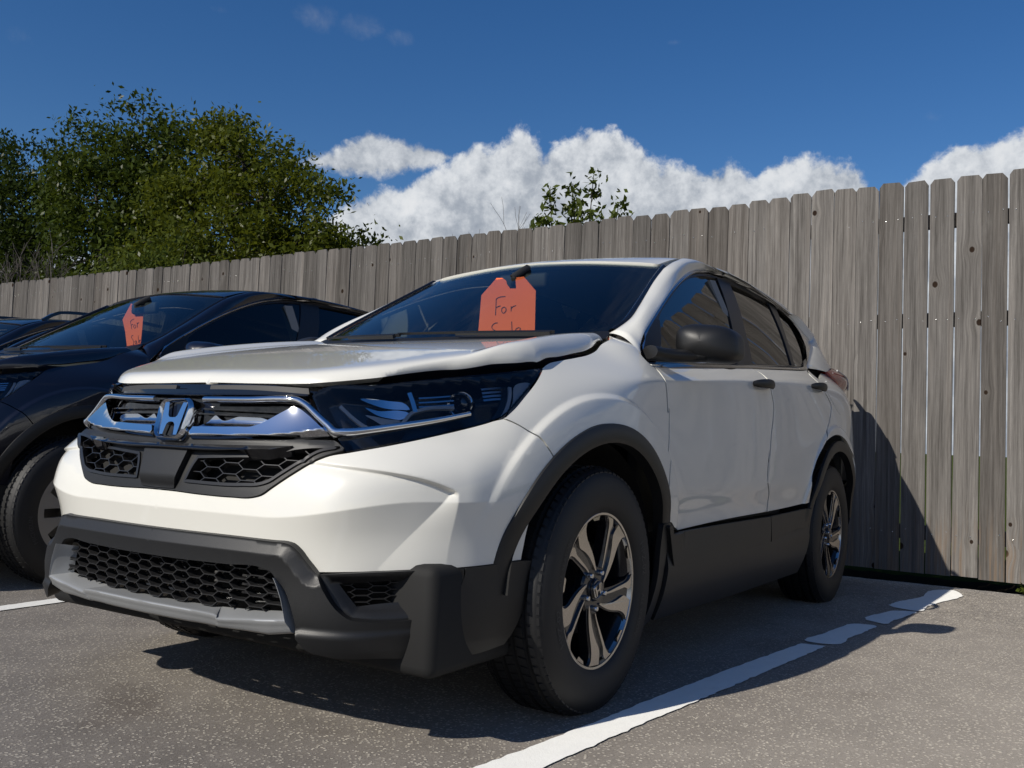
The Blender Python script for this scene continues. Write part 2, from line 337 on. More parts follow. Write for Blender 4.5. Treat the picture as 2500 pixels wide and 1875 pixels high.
def inside(P, O):
    x, y = P[:, 0], P[:, 1]; r = np.zeros(len(P), bool); x0, y0 = O[:, 0], O[:, 1]; x1, y1 = np.roll(x0, -1), np.roll(y0, -1)
    for i in range(len(O)):
        if y0[i] == y1[i]: continue
        m = ((y0[i] > y) != (y1[i] > y)) & (x < (x1[i]-x0[i])*(y-y0[i])/(y1[i]-y0[i])+x0[i]); r ^= m
    return r
def segdist(P, O, closed=True):
    d = np.full(len(P), 9.0); A = O if closed else O[:-1]; B = np.roll(O, -1, 0) if closed else O[1:]
    for a, b in zip(A, B):
        ab = b-a; t = np.clip(((P-a)@ab)/(ab@ab+1e-12), 0, 1); q = a+t[:, None]*ab; d = np.minimum(d, np.hypot(*(P-q).T))
    return d
SCL = dict(side=(1, 1), hood=(1, 1), front=(.78, 1), frontb=(.78, 1), wind=(1, 2.1), glass=(1, 1.1), roof=(1, 1))
OUTW = dict(side=(0, 1, 0), hood=(.2, 0, 1), front=None, frontb=None, wind=(1, 0, .4), glass=(0, 1, .2), roof=(0, 0, 1))
def surf(ch, uv, off=0, eps=.0016):
    """points and outward normals of a chart pushed out by off (number or function of uv)"""
    S = CH[ch]; sc = SCL[ch]
    def base(q):
        e = .0022; p = S(q); du = S(q+[e/sc[0], 0])-S(q-[e/sc[0], 0]); dv = S(q+[0, e/sc[1]])-S(q-[0, e/sc[1]])
        n = np.cross(du, dv); n /= np.linalg.norm(n, axis=1)[:, None]+1e-12
        ow = OUTW[ch]; o = np.stack([np.cos(q[:, 0]), np.sin(q[:, 0]), 0*q[:, 0]], 1) if ow is None else np.array([ow]*len(q))
        n *= np.sign((n*o).sum(1))[:, None]; return p, n
    if not callable(off):
        p, n = base(uv); return p+n*off, n
    def full(q): p, n = base(q); return p+n*off(q)[:, None], n
    p, n0 = full(uv); a = full(uv+[eps/sc[0], 0])[0]-full(uv-[eps/sc[0], 0])[0]; b = full(uv+[0, eps/sc[1]])[0]-full(uv-[0, eps/sc[1]])[0]
    n = np.cross(a, b); n /= np.linalg.norm(n, axis=1)[:, None]+1e-12; n *= np.sign((n*n0).sum(1))[:, None]; return p, n
def panel(name, ch, pts, mat, parent, off=0, res=.016, lip=.014, half=None, holes=(), step=.012, gap=.0, dense=None, creases=()):
    """a thin body panel: the outline on a chart, filled with a fine mesh that follows the chart, and a lip turned inwards.
    half = parameter index that is 0 on the centre line: the outline is the +y half and gets mirrored"""
    sc = np.array(SCL[ch]); O = subdiv(pts, step, True, sc)*sc
    if gap:
        d = np.roll(O, -1, 0)-np.roll(O, 1, 0); nn = np.stack([-d[:, 1], d[:, 0]], 1); nn /= np.linalg.norm(nn, axis=1)[:, None]+1e-9
        area = .5*np.sum(O[:, 0]*np.roll(O[:, 1], -1)-np.roll(O[:, 0], -1)*O[:, 1]); g = np.full(len(O), gap)
        if half is not None: g[np.abs(O[:, half]) < 1e-4] = 0
        O = O+nn*np.sign(area)*g[:, None]
    loops = [O]+[subdiv(h, step, True, sc)*sc for h in holes]
    lo, hi = O.min(0), O.max(0); gx = np.arange(lo[0], hi[0], res); gy = np.arange(lo[1], hi[1], res*.87)
    G = np.array([(x+(res/2 if k % 2 else 0), y) for k, y in enumerate(gy) for x in gx]) if len(gx) and len(gy) else np.zeros((0, 2))
    if dense is not None:
        gx2 = np.arange(lo[0], hi[0], res*.45); gy2 = np.arange(lo[1], hi[1], res*.4)
        G2 = np.array([(x+(res*.22 if k % 2 else 0), y) for k, y in enumerate(gy2) for x in gx2]); G2 = G2[dense(G2/sc)]; G = np.concatenate([G[~dense(G/sc)], G2])
    if len(G): G = G[inside(G, O)]
    for L in loops[1:]:
        if len(G): G = G[~inside(G, L)]
    for L in loops:
        if len(G): G = G[segdist(G, L) > res*.42]
    lines = []                                                          # creases: rows of edges laid along each fold so that it shades cleanly
    for c, w in creases:
        c = np.asarray(c, float)*sc; d = np.gradient(c, axis=0); nn = np.stack([-d[:, 1], d[:, 0]], 1); nn /= np.linalg.norm(nn, axis=1)[:, None]+1e-12
        if len(G): G = G[segdist(G, c, False) > w*1.25]
        for k in (-1, -.5, 0, .5, 1):
            q = c+nn*w*k; ok = inside(q, O)
            for L in loops: ok &= segdist(q, L) > res*.25
            for L in loops[1:]: ok &= ~inside(q, L)
            run = []
            for p_, o_ in zip(q, ok):
                if o_: run.append(p_)
                elif run: lines.append(run); run = []
            if run: lines.append(run)
    lines = [np.array(l) for l in lines if len(l) > 1]
    pv = np.concatenate(loops+lines+([G] if len(G) else [])); ed = []; s = 0
    for L in loops: k = len(L); ed += [(s+i, s+(i+1) % k) for i in range(k)]; s += k
    for L in lines: k = len(L); ed += [(s+i, s+i+1) for i in range(k-1)]; s += k
    r = mgeo.delaunay_2d_cdt([Vector(p) for p in pv], ed, [], 0, 1e-6)
    V2 = np.array([v[:] for v in r[0]]); F = np.array(r[2]); c = V2[F].mean(1); ok = inside(c, O)
    for L in loops[1:]: ok &= ~inside(c, L)
    F = F[ok]; a = V2[F]; ar = (a[:, 1, 0]-a[:, 0, 0])*(a[:, 2, 1]-a[:, 0, 1])-(a[:, 1, 1]-a[:, 0, 1])*(a[:, 2, 0]-a[:, 0, 0]); F = F[np.abs(ar) > 1e-10]
    P, N = surf(ch, V2/sc, off)
    fn = np.cross(P[F[:, 1]]-P[F[:, 0]], P[F[:, 2]]-P[F[:, 0]]); flip = (fn*N[F[:, 0]]).sum(1) < 0; F[flip] = F[flip][:, ::-1]
    # boundary edges -> lip
    from collections import Counter
    cnt = Counter(); own = {}
    for f in F:
        for i in range(3): e = (f[i], f[(i+1) % 3]); k = (min(e), max(e)); cnt[k] += 1; own[k] = e
    V, NN, FF = P.tolist(), N.tolist(), [tuple(f) for f in F]
    if lip:
        m = {}
        for k, q in cnt.items():
            if q != 1: continue
            a, b = own[k]
            if half is not None and abs(V2[a][half]) < 1e-5 and abs(V2[b][half]) < 1e-5: continue
            for v in (a, b):
                if v not in m:
                    m[v] = len(V); V.append(P[v].tolist()); V.append((P[v]-N[v]*lip).tolist()); NN.append([0, 0, 0]); NN.append([0, 0, 0])
            w = np.cross(P[b]-P[a], N[a]); w /= np.linalg.norm(w)+1e-9
            for v in (m[a], m[a]+1, m[b], m[b]+1): NN[v] = (np.array(NN[v])+w).tolist()
            FF.append((m[a], m[a]+1, m[b]+1, m[b]))
    V, NN = np.array(V), np.array(NN); NN /= np.linalg.norm(NN, axis=1)[:, None]+1e-9
    if half is not None:
        n = len(V); V = np.concatenate([V, V*[1, -1, 1]]); NN = np.concatenate([NN, NN*[1, -1, 1]]); FF += [tuple(i+n for i in f[::-1]) for f in FF]
        cz = np.abs(V[:, 1]) < 2e-4; NN[cz] *= [1, 0, 1]; NN /= np.linalg.norm(NN, axis=1)[:, None]+1e-9
    return mesh(name, V, FF, mat, parent, nrm=NN)
def resample(c, n):
    c = np.asarray(c, float); d = np.r_[0, np.cumsum(np.linalg.norm(np.diff(c, axis=0), axis=1))]; return np.stack([np.interp(np.linspace(0, d[-1], n), d, c[:, i]) for i in range(3)], 1)
def crom(c, k=6):
    """smooth 3D polyline through control points"""
    c = np.asarray(c, float); p = np.concatenate([[2*c[0]-c[1]], c, [2*c[-1]-c[-2]]]); out = []
    for i in range(1, len(p)-2):
        for t in np.arange(k)/k: out.append(p[i]+.5*t*(p[i+1]-p[i-1]+t*(2*p[i-1]-5*p[i]+4*p[i+1]-p[i+2]+t*(3*(p[i]-p[i+1])+p[i+2]-p[i-1]))))
    out.append(c[-1]); return np.array(out)
def loft(name, curves, mat, parent, m=1, flip=False, sharp=None, solid=0, xf=True):
    """surface through a list of equally long 3D curves, smoothed across with m steps"""
    A = np.array([np.asarray(c, float) for c in curves]); n = A.shape[1]
    if m > 1: A = np.stack([crom(A[:, i], m) for i in range(n)], 1)
    r = len(A); V = A.reshape(-1, 3); F = [(i*n+j, i*n+j+1, (i+1)*n+j+1, (i+1)*n+j) for i in range(r-1) for j in range(n-1)]
    if flip: F = [f[::-1] for f in F]
    return mesh(name, V, F, mat, parent, sharp=sharp, xf=xf)
def sweep(name, path, prof, mat, parent, up=None, closed_prof=True, scale=None, caps=True, sharp=40, xf=True, ups=None):
    """profile [(across, out)] swept along a 3D path; ups = outward direction at each point"""
    P = np.asarray(path, float); n = len(P); t = np.gradient(P, axis=0); t /= np.linalg.norm(t, axis=1)[:, None]+1e-12
    U = np.array([up]*n, float) if ups is None else np.asarray(ups, float)
    s = np.cross(t, U); s /= np.linalg.norm(s, axis=1)[:, None]+1e-12; o = np.cross(s, t)
    k = len(prof); V = []
    for i in range(n):
        z = 1 if scale is None else scale[i]
        for a, b in prof: V.append(P[i]+s[i]*a*z+o[i]*b*z)
    F = []; kk = k if closed_prof else k-1
    for i in range(n-1):
        for j in range(kk): F.append((i*k+j, i*k+(j+1) % k, (i+1)*k+(j+1) % k, (i+1)*k+j))
    if caps and closed_prof: F += [tuple(range(k))[::-1], tuple((n-1)*k+j for j in range(k))]
    return mesh(name, V, F, mat, parent, sharp=sharp, xf=xf)
def tube(name, path, r, mat, parent, k=8, scale=None, xf=True):
    P = np.asarray(path, float); d = P[-1]-P[0]; up = (0, 0, 1) if abs(d[2]) < .9*np.linalg.norm(d) else (1, 0, 0)
    return sweep(name, P, [(r*math.cos(a), r*math.sin(a)) for a in np.linspace(0, 2*math.pi, k, False)], mat, parent, up=up, scale=scale, sharp=60, xf=xf)
def rbox(name, lo, hi, mat, parent, r=.02, seg=3, xf=True):
    bm = bmesh.new(); bmesh.ops.create_cube(bm, size=1)
    lo, hi = np.array(lo, float), np.array(hi, float)
    for v in bm.verts: v.co = Vector((lo+hi)/2+(hi-lo)*np.array(v.co))
    bmesh.ops.bevel(bm, geom=bm.edges[:], offset=r, segments=seg, profile=.5, affect='EDGES')
    V = [v.co[:] for v in bm.verts]; bm.verts.index_update(); F = [tuple(v.index for v in f.verts) for f in bm.faces]; bm.free()
    return mesh(name, V, F, mat, parent, sharp=35, xf=xf)
def lathe(name, prof, mat, parent, c=(0, 0, 0), n=72, sharp=30, xf=True):
    """profile [(y, r)] turned about the y axis at c"""
    V = []; k = len(prof)
    for i in range(n):
        a = 2*math.pi*i/n
        V += [(c[0]+r*math.cos(a), c[1]+y, c[2]+r*math.sin(a)) for y, r in prof]
    F = [(i*k+j, ((i+1) % n)*k+j, ((i+1) % n)*k+j+1, i*k+j+1) for i in range(n) for j in range(k-1)]
    return mesh(name, V, F, mat, parent, sharp=sharp, xf=xf)
def extrude2d(name, O, f3, depth, mat, parent, nrm, xf=True, sharp=30):
    """flat polygon O (2D) placed by f3(2D)->3D and given thickness along -nrm"""
    O = np.asarray(O, float); P = np.array([f3(o) for o in O]); nrm = np.asarray(nrm, float); n = len(P)
    r = mgeo.tessellate_polygon([[Vector((o[0], o[1], 0)) for o in O]])
    V = np.concatenate([P, P-nrm*depth]); F = []
    for t in r:
        a, b, c = t; w = np.cross(P[b]-P[a], P[c]-P[a])@nrm
        if w < 0: a, b, c = a, c, b
        F += [(a, b, c), (c+n, b+n, a+n)]
    ar = .5*np.sum(O[:, 0]*np.roll(O[:, 1], -1)-np.roll(O[:, 0], -1)*O[:, 1]); e = [(i, (i+1) % n) for i in range(n)]
    w = np.cross(P[1]-P[0], nrm); q = [(i, i+n, j+n, j) for i, j in e]
    c = P.mean(0)
    for f in q: F.append(f)
    return mesh(name, V, F, mat, parent, smooth=False, xf=xf)
# ================================================================== GROUND
def mat_asphalt():
    m, nt, o = newmat('worn_asphalt'); g = nt.nodes.new('ShaderNodeNewGeometry'); pos = g.outputs['Position']
    sp = nnode(nt, 'ShaderNodeSeparateXYZ', Vector=pos); X, Y = E(nt, sp.outputs[0]), E(nt, sp.outputs[1])
    big = noise(nt, pos, .55, 5, .6); med = noise(nt, pos, 4.5, 6, .65); fine = noise(nt, pos, 120, 3, .65); fine2 = noise(nt, pos, 260, 2, .6)
    vo = nnode(nt, 'ShaderNodeTexVoronoi', Vector=pos, Scale=115.0, Randomness=1.0); vd = E(nt, vo.outputs['Distance']); vs = nnode(nt, 'ShaderNodeSeparateColor', Color=vo.outputs['Color']); vr = E(nt, vs.outputs[0])
    stone = (vr.step(.66, .80))*(1-vd.step(.34, .55))
    vo2 = nnode(nt, 'ShaderNodeTexVoronoi', Vector=pos, Scale=62.0, Randomness=1.0); v2 = E(nt, vo2.outputs['Distance']); vs2 = nnode(nt, 'ShaderNodeSeparateColor', Color=vo2.outputs['Color']); r2 = E(nt, vs2.outputs[1])
    # coarse, ravelled stretch near the fence; smoother bay in front
    edge = X+Y*.20+(med-.5)*.5+(big-.5)*1.0
    coarse = 1-edge.step(-2.2, -1.9)
    stone2 = r2.step(.72-.0, .84)*(1-v2.step(.3, .5))*(coarse*.8+.2)
    base = cramp(nt, (big*.45+med*.40+fine*.30-.08), [(.25, (.100, .089, .078)), (.5, (.175, .156, .136)), (.72, (.255, .229, .198))])
    stain = noise(nt, pos, 1.7, 5, .55).step(.57, .70)
    base = mixc(nt, stain*.42, base, (.085, .066, .052))
    lighter = (Y+X*.25).step(.7, 2.1)*.42  # paler towards +y: newer patch, with sun backscatter put into the colour
    base = mixc(nt, lighter, base, (.33, .30, .255))
    c = mixc(nt, (stone*.60+stone2*.55).clamp(), base, (.62, .57, .48))
    pit = (fine2.step(.60, .74))*.72+(1-vd.step(.0, .9))*0.0
    c = mixc(nt, pit.clamp(), c, (.028, .025, .023))
    crack = noise(nt, pos, 1.1, 8, .7, .6); ck = ((crack-.5).abs()._m('MULTIPLY', -1)+.006).step(0.0, .006)*coarse
    c = mixc(nt, ck*.55, c, (.02, .018, .016))
    d = nnode(nt, 'ShaderNodeBsdfDiffuse', Roughness=1.0); nt.links.new(c, d.inputs[0])
    gl = nnode(nt, 'ShaderNodeBsdfGlossy', Roughness=.55, Color=(.9, .9, .9, 1)); fr = nnode(nt, 'ShaderNodeFresnel', IOR=1.35)
    h = fine*.7+stone*.5+stone2*.8-pit*1.1+fine2*.3
    bp = nnode(nt, 'ShaderNodeBump', Strength=.85, Distance=.004); nt.links.new(h.k, bp.inputs['Height'])
    for q in (d, gl, fr): nt.links.new(bp.outputs[0], q.inputs['Normal'])
    mx = nt.nodes.new('ShaderNodeMixShader'); nt.links.new((E(nt, fr.outputs[0])*.35).k, mx.inputs[0]); nt.links.new(d.outputs[0], mx.inputs[1]); nt.links.new(gl.outputs[0], mx.inputs[2])
    nt.links.new(mx.outputs[0], o.inputs[0]); return m
def mat_linepaint():
    m, nt, o = newmat('worn_line_paint'); g = nt.nodes.new('ShaderNodeNewGeometry'); pos = g.outputs['Position']
    a = noise(nt, pos, 95, 4, .65); b = noise(nt, pos, 16, 6, .7); f = noise(nt, pos, 240, 2, .6)
    chip = (a*.55+b*.45).step(.655, .685)
    c = mixc(nt, b, (.66, .655, .62), (.80, .795, .76)); c = mixc(nt, f.step(.55, .75)*.25, c, (.45, .43, .40))
    d = nnode(nt, 'ShaderNodeBsdfDiffuse', Roughness=.6); nt.links.new(c, d.inputs[0]); t = nt.nodes.new('ShaderNodeBsdfTransparent')
    bp = nnode(nt, 'ShaderNodeBump', Strength=.5, Distance=.003); nt.links.new((f+a).k, bp.inputs['Height']); nt.links.new(bp.outputs[0], d.inputs['Normal'])
    mx = nt.nodes.new('ShaderNodeMixShader'); nt.links.new(chip.k, mx.inputs[0]); nt.links.new(d.outputs[0], mx.inputs[1]); nt.links.new(t.outputs[0], mx.inputs[2]); nt.links.new(mx.outputs[0], o.inputs[0]); return m
def mat_soil(name, a, b):
    m, nt, o = newmat(name); g = nt.nodes.new('ShaderNodeNewGeometry'); pos = g.outputs['Position']
    n = noise(nt, pos, 22, 8, .7); n2 = noise(nt, pos, .8, 5, .6)
    d = nnode(nt, 'ShaderNodeBsdfDiffuse', Roughness=1.0); nt.links.new(mixc(nt, (n*.7+n2*.5-.1).clamp(), a, b), d.inputs[0])
    bp = nnode(nt, 'ShaderNodeBump', Strength=.8, Distance=.03); nt.links.new(n.k, bp.inputs['Height']); nt.links.new(bp.outputs[0], d.inputs['Normal']); nt.links.new(d.outputs[0], o.inputs[0]); return m
MA, ML = mat_asphalt(), mat_linepaint()
def sheet(name, x0, x1, y0, y1, z, mat, th=0, kind='structure'):
    V = [(x0, y0, z), (x1, y0, z), (x1, y1, z), (x0, y1, z)]; F = [(0, 1, 2, 3)]
    if th: V += [(x, y, z-th) for x, y, _ in V]; F += [(0, 4, 5, 1), (1, 5, 6, 2), (2, 6, 7, 3), (3, 7, 4, 0)]
    return tag(mesh(name, V, F, mat, smooth=False, xf=False), kind=kind)
sheet('ground', -2500, 2500, -2500, 2500, -.16, mat_soil('grassy_ground', (.020, .028, .008), (.055, .075, .022)))
# asphalt slab with a slightly ragged edge along the fence
ys = np.arange(-24, 24.01, .05); ex = -3.795+.012*np.sin(ys*3.1)+RNG.normal(0, .007, len(ys))
V = [(x, y, 0) for x, y in zip(ex, ys)]+[(26, y, 0) for y in ys]+[(x-.015, y, -.15) for x, y in zip(ex, ys)]; n = len(ys)
F = [(i, n+i, n+i+1, i+1) for i in range(n-1)]+[(2*n+i, i, i+1, 2*n+i+1) for i in range(n-1)]
tag(mesh('asphalt', V, F, MA, smooth=False, xf=False), kind='structure')
# soil strip under and behind the fence
V, F = [], []; gx = np.linspace(-5.2, -3.76, 26); gy = np.arange(-14, 4.01, .09)
for y in gy:
    for x in gx: V.append((x, y, -.125+RNG.normal(0, .007)+(.115 if y < 1.0 else .115*max(0, 1-(y-1.0)/.35))*math.exp(-((x+3.86)/.10)**2)))
k = len(gx); F = [(j*k+i, j*k+i+1, (j+1)*k+i+1, (j+1)*k+i) for j in range(len(gy)-1) for i in range(k-1)]
tag(mesh('soil', V, F, mat_soil('dark_soil', (.012, .009, .007), (.050, .038, .027)), xf=False), kind='structure')
def paint_patch(name, pts, z=.004):
    O = subdiv([tuple(p) for p in pts], .03); O = O+RNG.normal(0, .0022, O.shape)
    r = mgeo.tessellate_polygon([[Vector((a, b, 0)) for a, b in O]])
    return tag(mesh(name, [(a, b, z) for a, b in O], r, ML, smooth=False, xf=False), kind='structure')
paint_patch('parking_line', [(-2.699, 1.245), (-3.218, 1.270), (-3.607, 1.315), (-3.646, 1.36), (-3.53, 1.43), (-3.056, 1.384), (-2.865, 1.356), (-2.678, 1.34)])
paint_patch('parking_line', [(-2.20, 1.205), (-2.497, 1.216), (-2.595, 1.241), (-2.644, 1.335), (-2.513, 1.329), (-2.276, 1.296), (-2.166, 1.28)])
paint_patch('parking_line', [(-1.485, 1.113), (-1.726, 1.122), (-1.96, 1.144), (-2.06, 1.165), (-2.088, 1.255), (-1.951, 1.259), (-1.721, 1.234), (-1.503, 1.211)])
paint_patch('parking_line', [(2.6, .72, 1), (1.6, .81), (.60, .905), (.187, .945), (-.271, .98), (-.684, 1.019), (-1.426, 1.101, 1), (-1.45, 1.20, 1), (-.965, 1.155), (-.5, 1.115), (.04, 1.065), (.516, 1.03), (1.6, .93), (2.6, .84, 1)])
paint_patch('parking_line', [(2.8, -1.70, 1), (.136, -1.815), (-1.5, -1.88), (-3.4, -1.95, 1), (-3.4, -1.85, 1), (-1.5, -1.78), (.19, -1.715), (2.8, -1.60, 1)])
# ================================================================== FENCE
def mat_wood():
    m, nt, o = newmat('weathered_board'); tcn = nt.nodes.new('ShaderNodeTexCoord'); oi = nt.nodes.new('ShaderNodeObjectInfo'); R = E(nt, oi.outputs['Random'])
    sp = nnode(nt, 'ShaderNodeSeparateXYZ', Vector=tcn.outputs['Object']); y, z = E(nt, sp.outputs[1]), E(nt, sp.outputs[2])
    def vec(a, b, c=0.0):
        q = nt.nodes.new('ShaderNodeCombineXYZ')
        for i, v in enumerate((a, b, c)):
            if isinstance(v, E): nt.links.new(v.k, q.inputs[i])
            else: q.inputs[i].default_value = v
        return q.outputs[0]
    def knots(sy, sz, off, lo):
        a, b = y*sy+R*off, z*sz+R*(off*1.7)
        vo = nnode(nt, 'ShaderNodeTexVoronoi', Vector=vec(a, b), Scale=1.0, Randomness=.9, _voronoi_dimensions='2D'); wp = nnode(nt, 'ShaderNodeSeparateXYZ', Vector=vo.outputs['Position'])
        du_, dv_ = (E(nt, wp.outputs[0])-a)*(1/sy), (E(nt, wp.outputs[1])-b)*(1/sz)
        cs = nnode(nt, 'ShaderNodeSeparateColor', Color=vo.outputs['Color']); keep = E(nt, cs.outputs[0]).step(lo, lo+.02); size = E(nt, cs.outputs[1])*.35+.28
        d = (du_*du_+dv_*dv_*.62)._m('SQRT')/size; return du_, d, keep
    k1y, k1, g1 = knots(5.0, 1.9, 83.0, .62)
    warp = noise(nt, vec(y*4, z*.9, R*40), 1.0, 4, .6)
    pull = k1._m('MULTIPLY', 30.0); pull = (pull*pull*-1)._m('EXPONENT')*g1
    pull2 = k1._m('MULTIPLY', 11.0); pull2 = (pull2*pull2*-1)._m('EXPONENT')*g1
    yy = y+k1y*pull2*.75+(warp-.5)*.035
    gr = noise(nt, vec(yy*95, z*1.5, R*60), 1.0, 6, .62); fi = noise(nt, vec(yy*420, z*7, R*30), 1.0, 4, .7); med = noise(nt, vec(yy*30, z*.8, R*20+5), 1.0, 4, .55)
    ring = (k1*520+gr*3)._m('SINE')*.5+.5
    cool = cramp(nt, (gr*.50+fi*.36+med*.40-.13), [(.26, (.040, .036, .033)), (.42, (.132, .123, .114)), (.56, (.225, .212, .198)), (.76, (.40, .382, .356))])
    R2 = (R*7.31)._m('FRACT'); R3 = (R*13.7)._m('FRACT')
    warm = mixc(nt, (R2-.5).clamp()*.30+med.step(.5, .8)*.22, cool, (.150, .112, .080))
    tint = nnode(nt, 'ShaderNodeHueSaturation', Color=warm); nt.links.new((R3*.50+.74).k, tint.inputs['Value'])
    c = tint.outputs[0]
    blot = noise(nt, vec(y*5, z*1.3, R*90), 1.0, 5, .6)
    c = mixc(nt, blot.step(.55, .75)*.30, c, (.085, .076, .068)); c = mixc(nt, (1-blot).step(.60, .78)*.35, c, (.38, .365, .34))
    c = mixc(nt, pull2*.16, c, mixc(nt, ring, (.10, .08, .062), (.40, .375, .335)))
    c = mixc(nt, pull.step(.35, .62), c, (.040, .027, .020))
    low = (1-z.step(.08, .50))*noise(nt, vec(yy*60, z*2.2, R*11), 1.0, 4, .6).step(.46, .62)
    c = mixc(nt, low*.40, c, (.30, .20, .12))
    split = ((fi-.5).abs()*-1+.012).step(0, .012)*gr.step(.5, .66)
    c = mixc(nt, (split*.55).clamp(), c, (.03, .025, .02))
    d = nnode(nt, 'ShaderNodeBsdfDiffuse', Roughness=.9); nt.links.new(c, d.inputs[0])
    bp = nnode(nt, 'ShaderNodeBump', Strength=.75, Distance=.004); nt.links.new((gr*.6+fi*.5-split*.6-pull*.7+ring*pull2*.5).k, bp.inputs['Height']); nt.links.new(bp.outputs[0], d.inputs['Normal'])
    nt.links.new(d.outputs[0], o.inputs[0]); return m
MW = mat_wood(); FX = -3.85
fence = empty('wooden_fence', (FX, 0, 0)); tag(fence, 'tall weathered grey board fence with clipped board tops behind the parked cars', 'fence')
TZ = [(-19, 2.45), (-9.497, 2.470), (-7.087, 2.476), (-5.122, 2.477), (-3.764, 2.484), (-2.601, 2.493), (-1.594, 2.499), (-.743, 2.508), (-.252, 2.514), (.149, 2.530), (.458, 2.543), (.726, 2.547), (1.032, 2.545), (1.462, 2.546), (1.709, 2.556), (3, 2.57)]
TH_ = .016
def board_mesh(w, h, cut, seed):
    r = random.Random(seed); c1, c2 = cut*(1+r.uniform(-.3, .3)), cut*(1+r.uniform(-.3, .3)); hs = [0, .31, .8, 1.25, 1.65, 2.05, h-.05]; L, Rr = [], []
    for q in hs: L.append((-w/2+r.uniform(-.0015, .0015), q)); Rr.append((w/2+r.uniform(-.0015, .0015), q))
    out = L+[(-w/2, h-c1), (-w/2+c1*.75, h), (w/2-c2*.75, h+r.uniform(-.004, .004)), (w/2, h-c2)]+Rr[::-1]; n = len(out)
    cup = r.uniform(-.003, .003); V = [(0+cup*(abs(a)/w*2)**2, a, b) for a, b in out]+[(-TH_+cup*(abs(a)/w*2)**2, a, b) for a, b in out]
    F = [tuple(range(n))[::-1], tuple(range(n, 2*n))]+[(i, (i+1) % n, n+(i+1) % n, n+i) for i in range(n)]
    me = bpy.data.meshes.new('board'); me.from_pydata(V, [], F); me.materials.append(MW); me.update(); return me
edges = [.8796, 1.031, 1.1812, 1.3306, 1.4806, 1.6298]
rb = random.Random(5); ycur = 2.7; seams = [1.6298+.1493*i for i in range(8, 0, -1)]+edges[::-1]
while seams[-1] > -17.5: seams.append(seams[-1]-rb.gauss(.1485, .0022))
nailV, nailF = [], []
for i in range(len(seams)-1):
    a, b = seams[i+1], seams[i]; yc = (a+b)/2; gap = rb.uniform(.002, .0065) if yc < 1.1 else rb.uniform(.006, .011)
    h = float(np.interp(yc, [t[0] for t in TZ], [t[1] for t in TZ]))+rb.gauss(0, .004); zb = .060+rb.gauss(0, .003)
    o = bpy.data.objects.new('board', board_mesh(b-a-gap, h-zb, .030, i)); COL.objects.link(o); o.parent = fence
    o.location = (rb.gauss(0, .0014), yc, zb); o.rotation_euler = (rb.gauss(0, .0016), rb.gauss(0, .0012), rb.gauss(0, .010))
    for nz in (.312, 1.652, 2.309):
        for s in (-1, 1):
            if rb.random() < .12: continue
            cy, cz, r = yc+s*(.026+rb.uniform(0, .022)), nz+rb.gauss(0, .012), .0034; k = len(nailV); xo = .0032
            nailV += [(xo+.0022, cy, cz)]+[(xo-.0012, cy+r*math.cos(t), cz+r*math.sin(t)) for t in np.linspace(0, 2*math.pi, 8, False)]
            nailF += [(k, k+1+j, k+1+(j+1) % 8) for j in range(8)]
nl = mesh('nails', nailV, nailF, pbr('nail_steel', (.72, .72, .70), .22, 1.0), fence, xf=False); nl['kind'] = 'stuff'
MR = pbr('rail_wood', (.075, .066, .058), .9, bump=(60, .4, .003), vary=.3)
for rz in (.31, 1.65, 2.28): rbox('rail', (-TH_-.045, -17.5, rz-.045), (-TH_-.004, 2.8, rz+.045), MR, fence, r=.003, seg=1, xf=False)
for py in np.arange(2.3, -17.5, -2.44): rbox('post', (-TH_-.14, py-.045, -.3), (-TH_-.049, py+.045, 2.40), MR, fence, r=.004, seg=1, xf=False)
# ================================================================== TREES
def mat_leaf(name, a, b, tr=.35):
    m, nt, o = newmat(name); g = nt.nodes.new('ShaderNodeNewGeometry'); pos = g.outputs['Position']; n = noise(nt, pos, 1.3, 4, .6); n2 = noise(nt, pos, 14, 2, .5); ri = E(nt, g.outputs['Random Per Island'])
    c = mixc(nt, (n*.6+n2*.3+ri*.5-.2).clamp(), a, b); d = nt.nodes.new('ShaderNodeBsdfDiffuse'); t = nt.nodes.new('ShaderNodeBsdfTranslucent'); gl = nnode(nt, 'ShaderNodeBsdfGlossy', Roughness=.38, Color=(.8, .8, .8, 1))
    nt.links.new(c, d.inputs[0]); nt.links.new(mixc(nt, .5, c, (b[0]*1.3, b[1]*1.2, b[2]*.5)), t.inputs[0])
    m1 = nnode(nt, 'ShaderNodeMixShader', Fac=tr); m2 = nnode(nt, 'ShaderNodeMixShader', Fac=.012)
    nt.links.new(d.outputs[0], m1.inputs[1]); nt.links.new(t.outputs[0], m1.inputs[2]); nt.links.new(m1.outputs[0], m2.inputs[1]); nt.links.new(gl.outputs[0], m2.inputs[2]); nt.links.new(m2.outputs[0], o.inputs[0]); return m
LG = [mat_leaf('leaf_dark', (.012, .022, .005), (.045, .068, .014)), mat_leaf('leaf_mid', (.020, .034, .006), (.070, .098, .016)), mat_leaf('leaf_yellow_green', (.034, .052, .006), (.115, .135, .018), .42), mat_leaf('leaf_fresh', (.035, .055, .010), (.12, .15, .030), .4)]
MBK = pbr('bark', (.050, .042, .035), .9, bump=(30, .6, .01), vary=.3); MDEAD = pbr('dead_bark', (.105, .092, .080), .9, vary=.3)
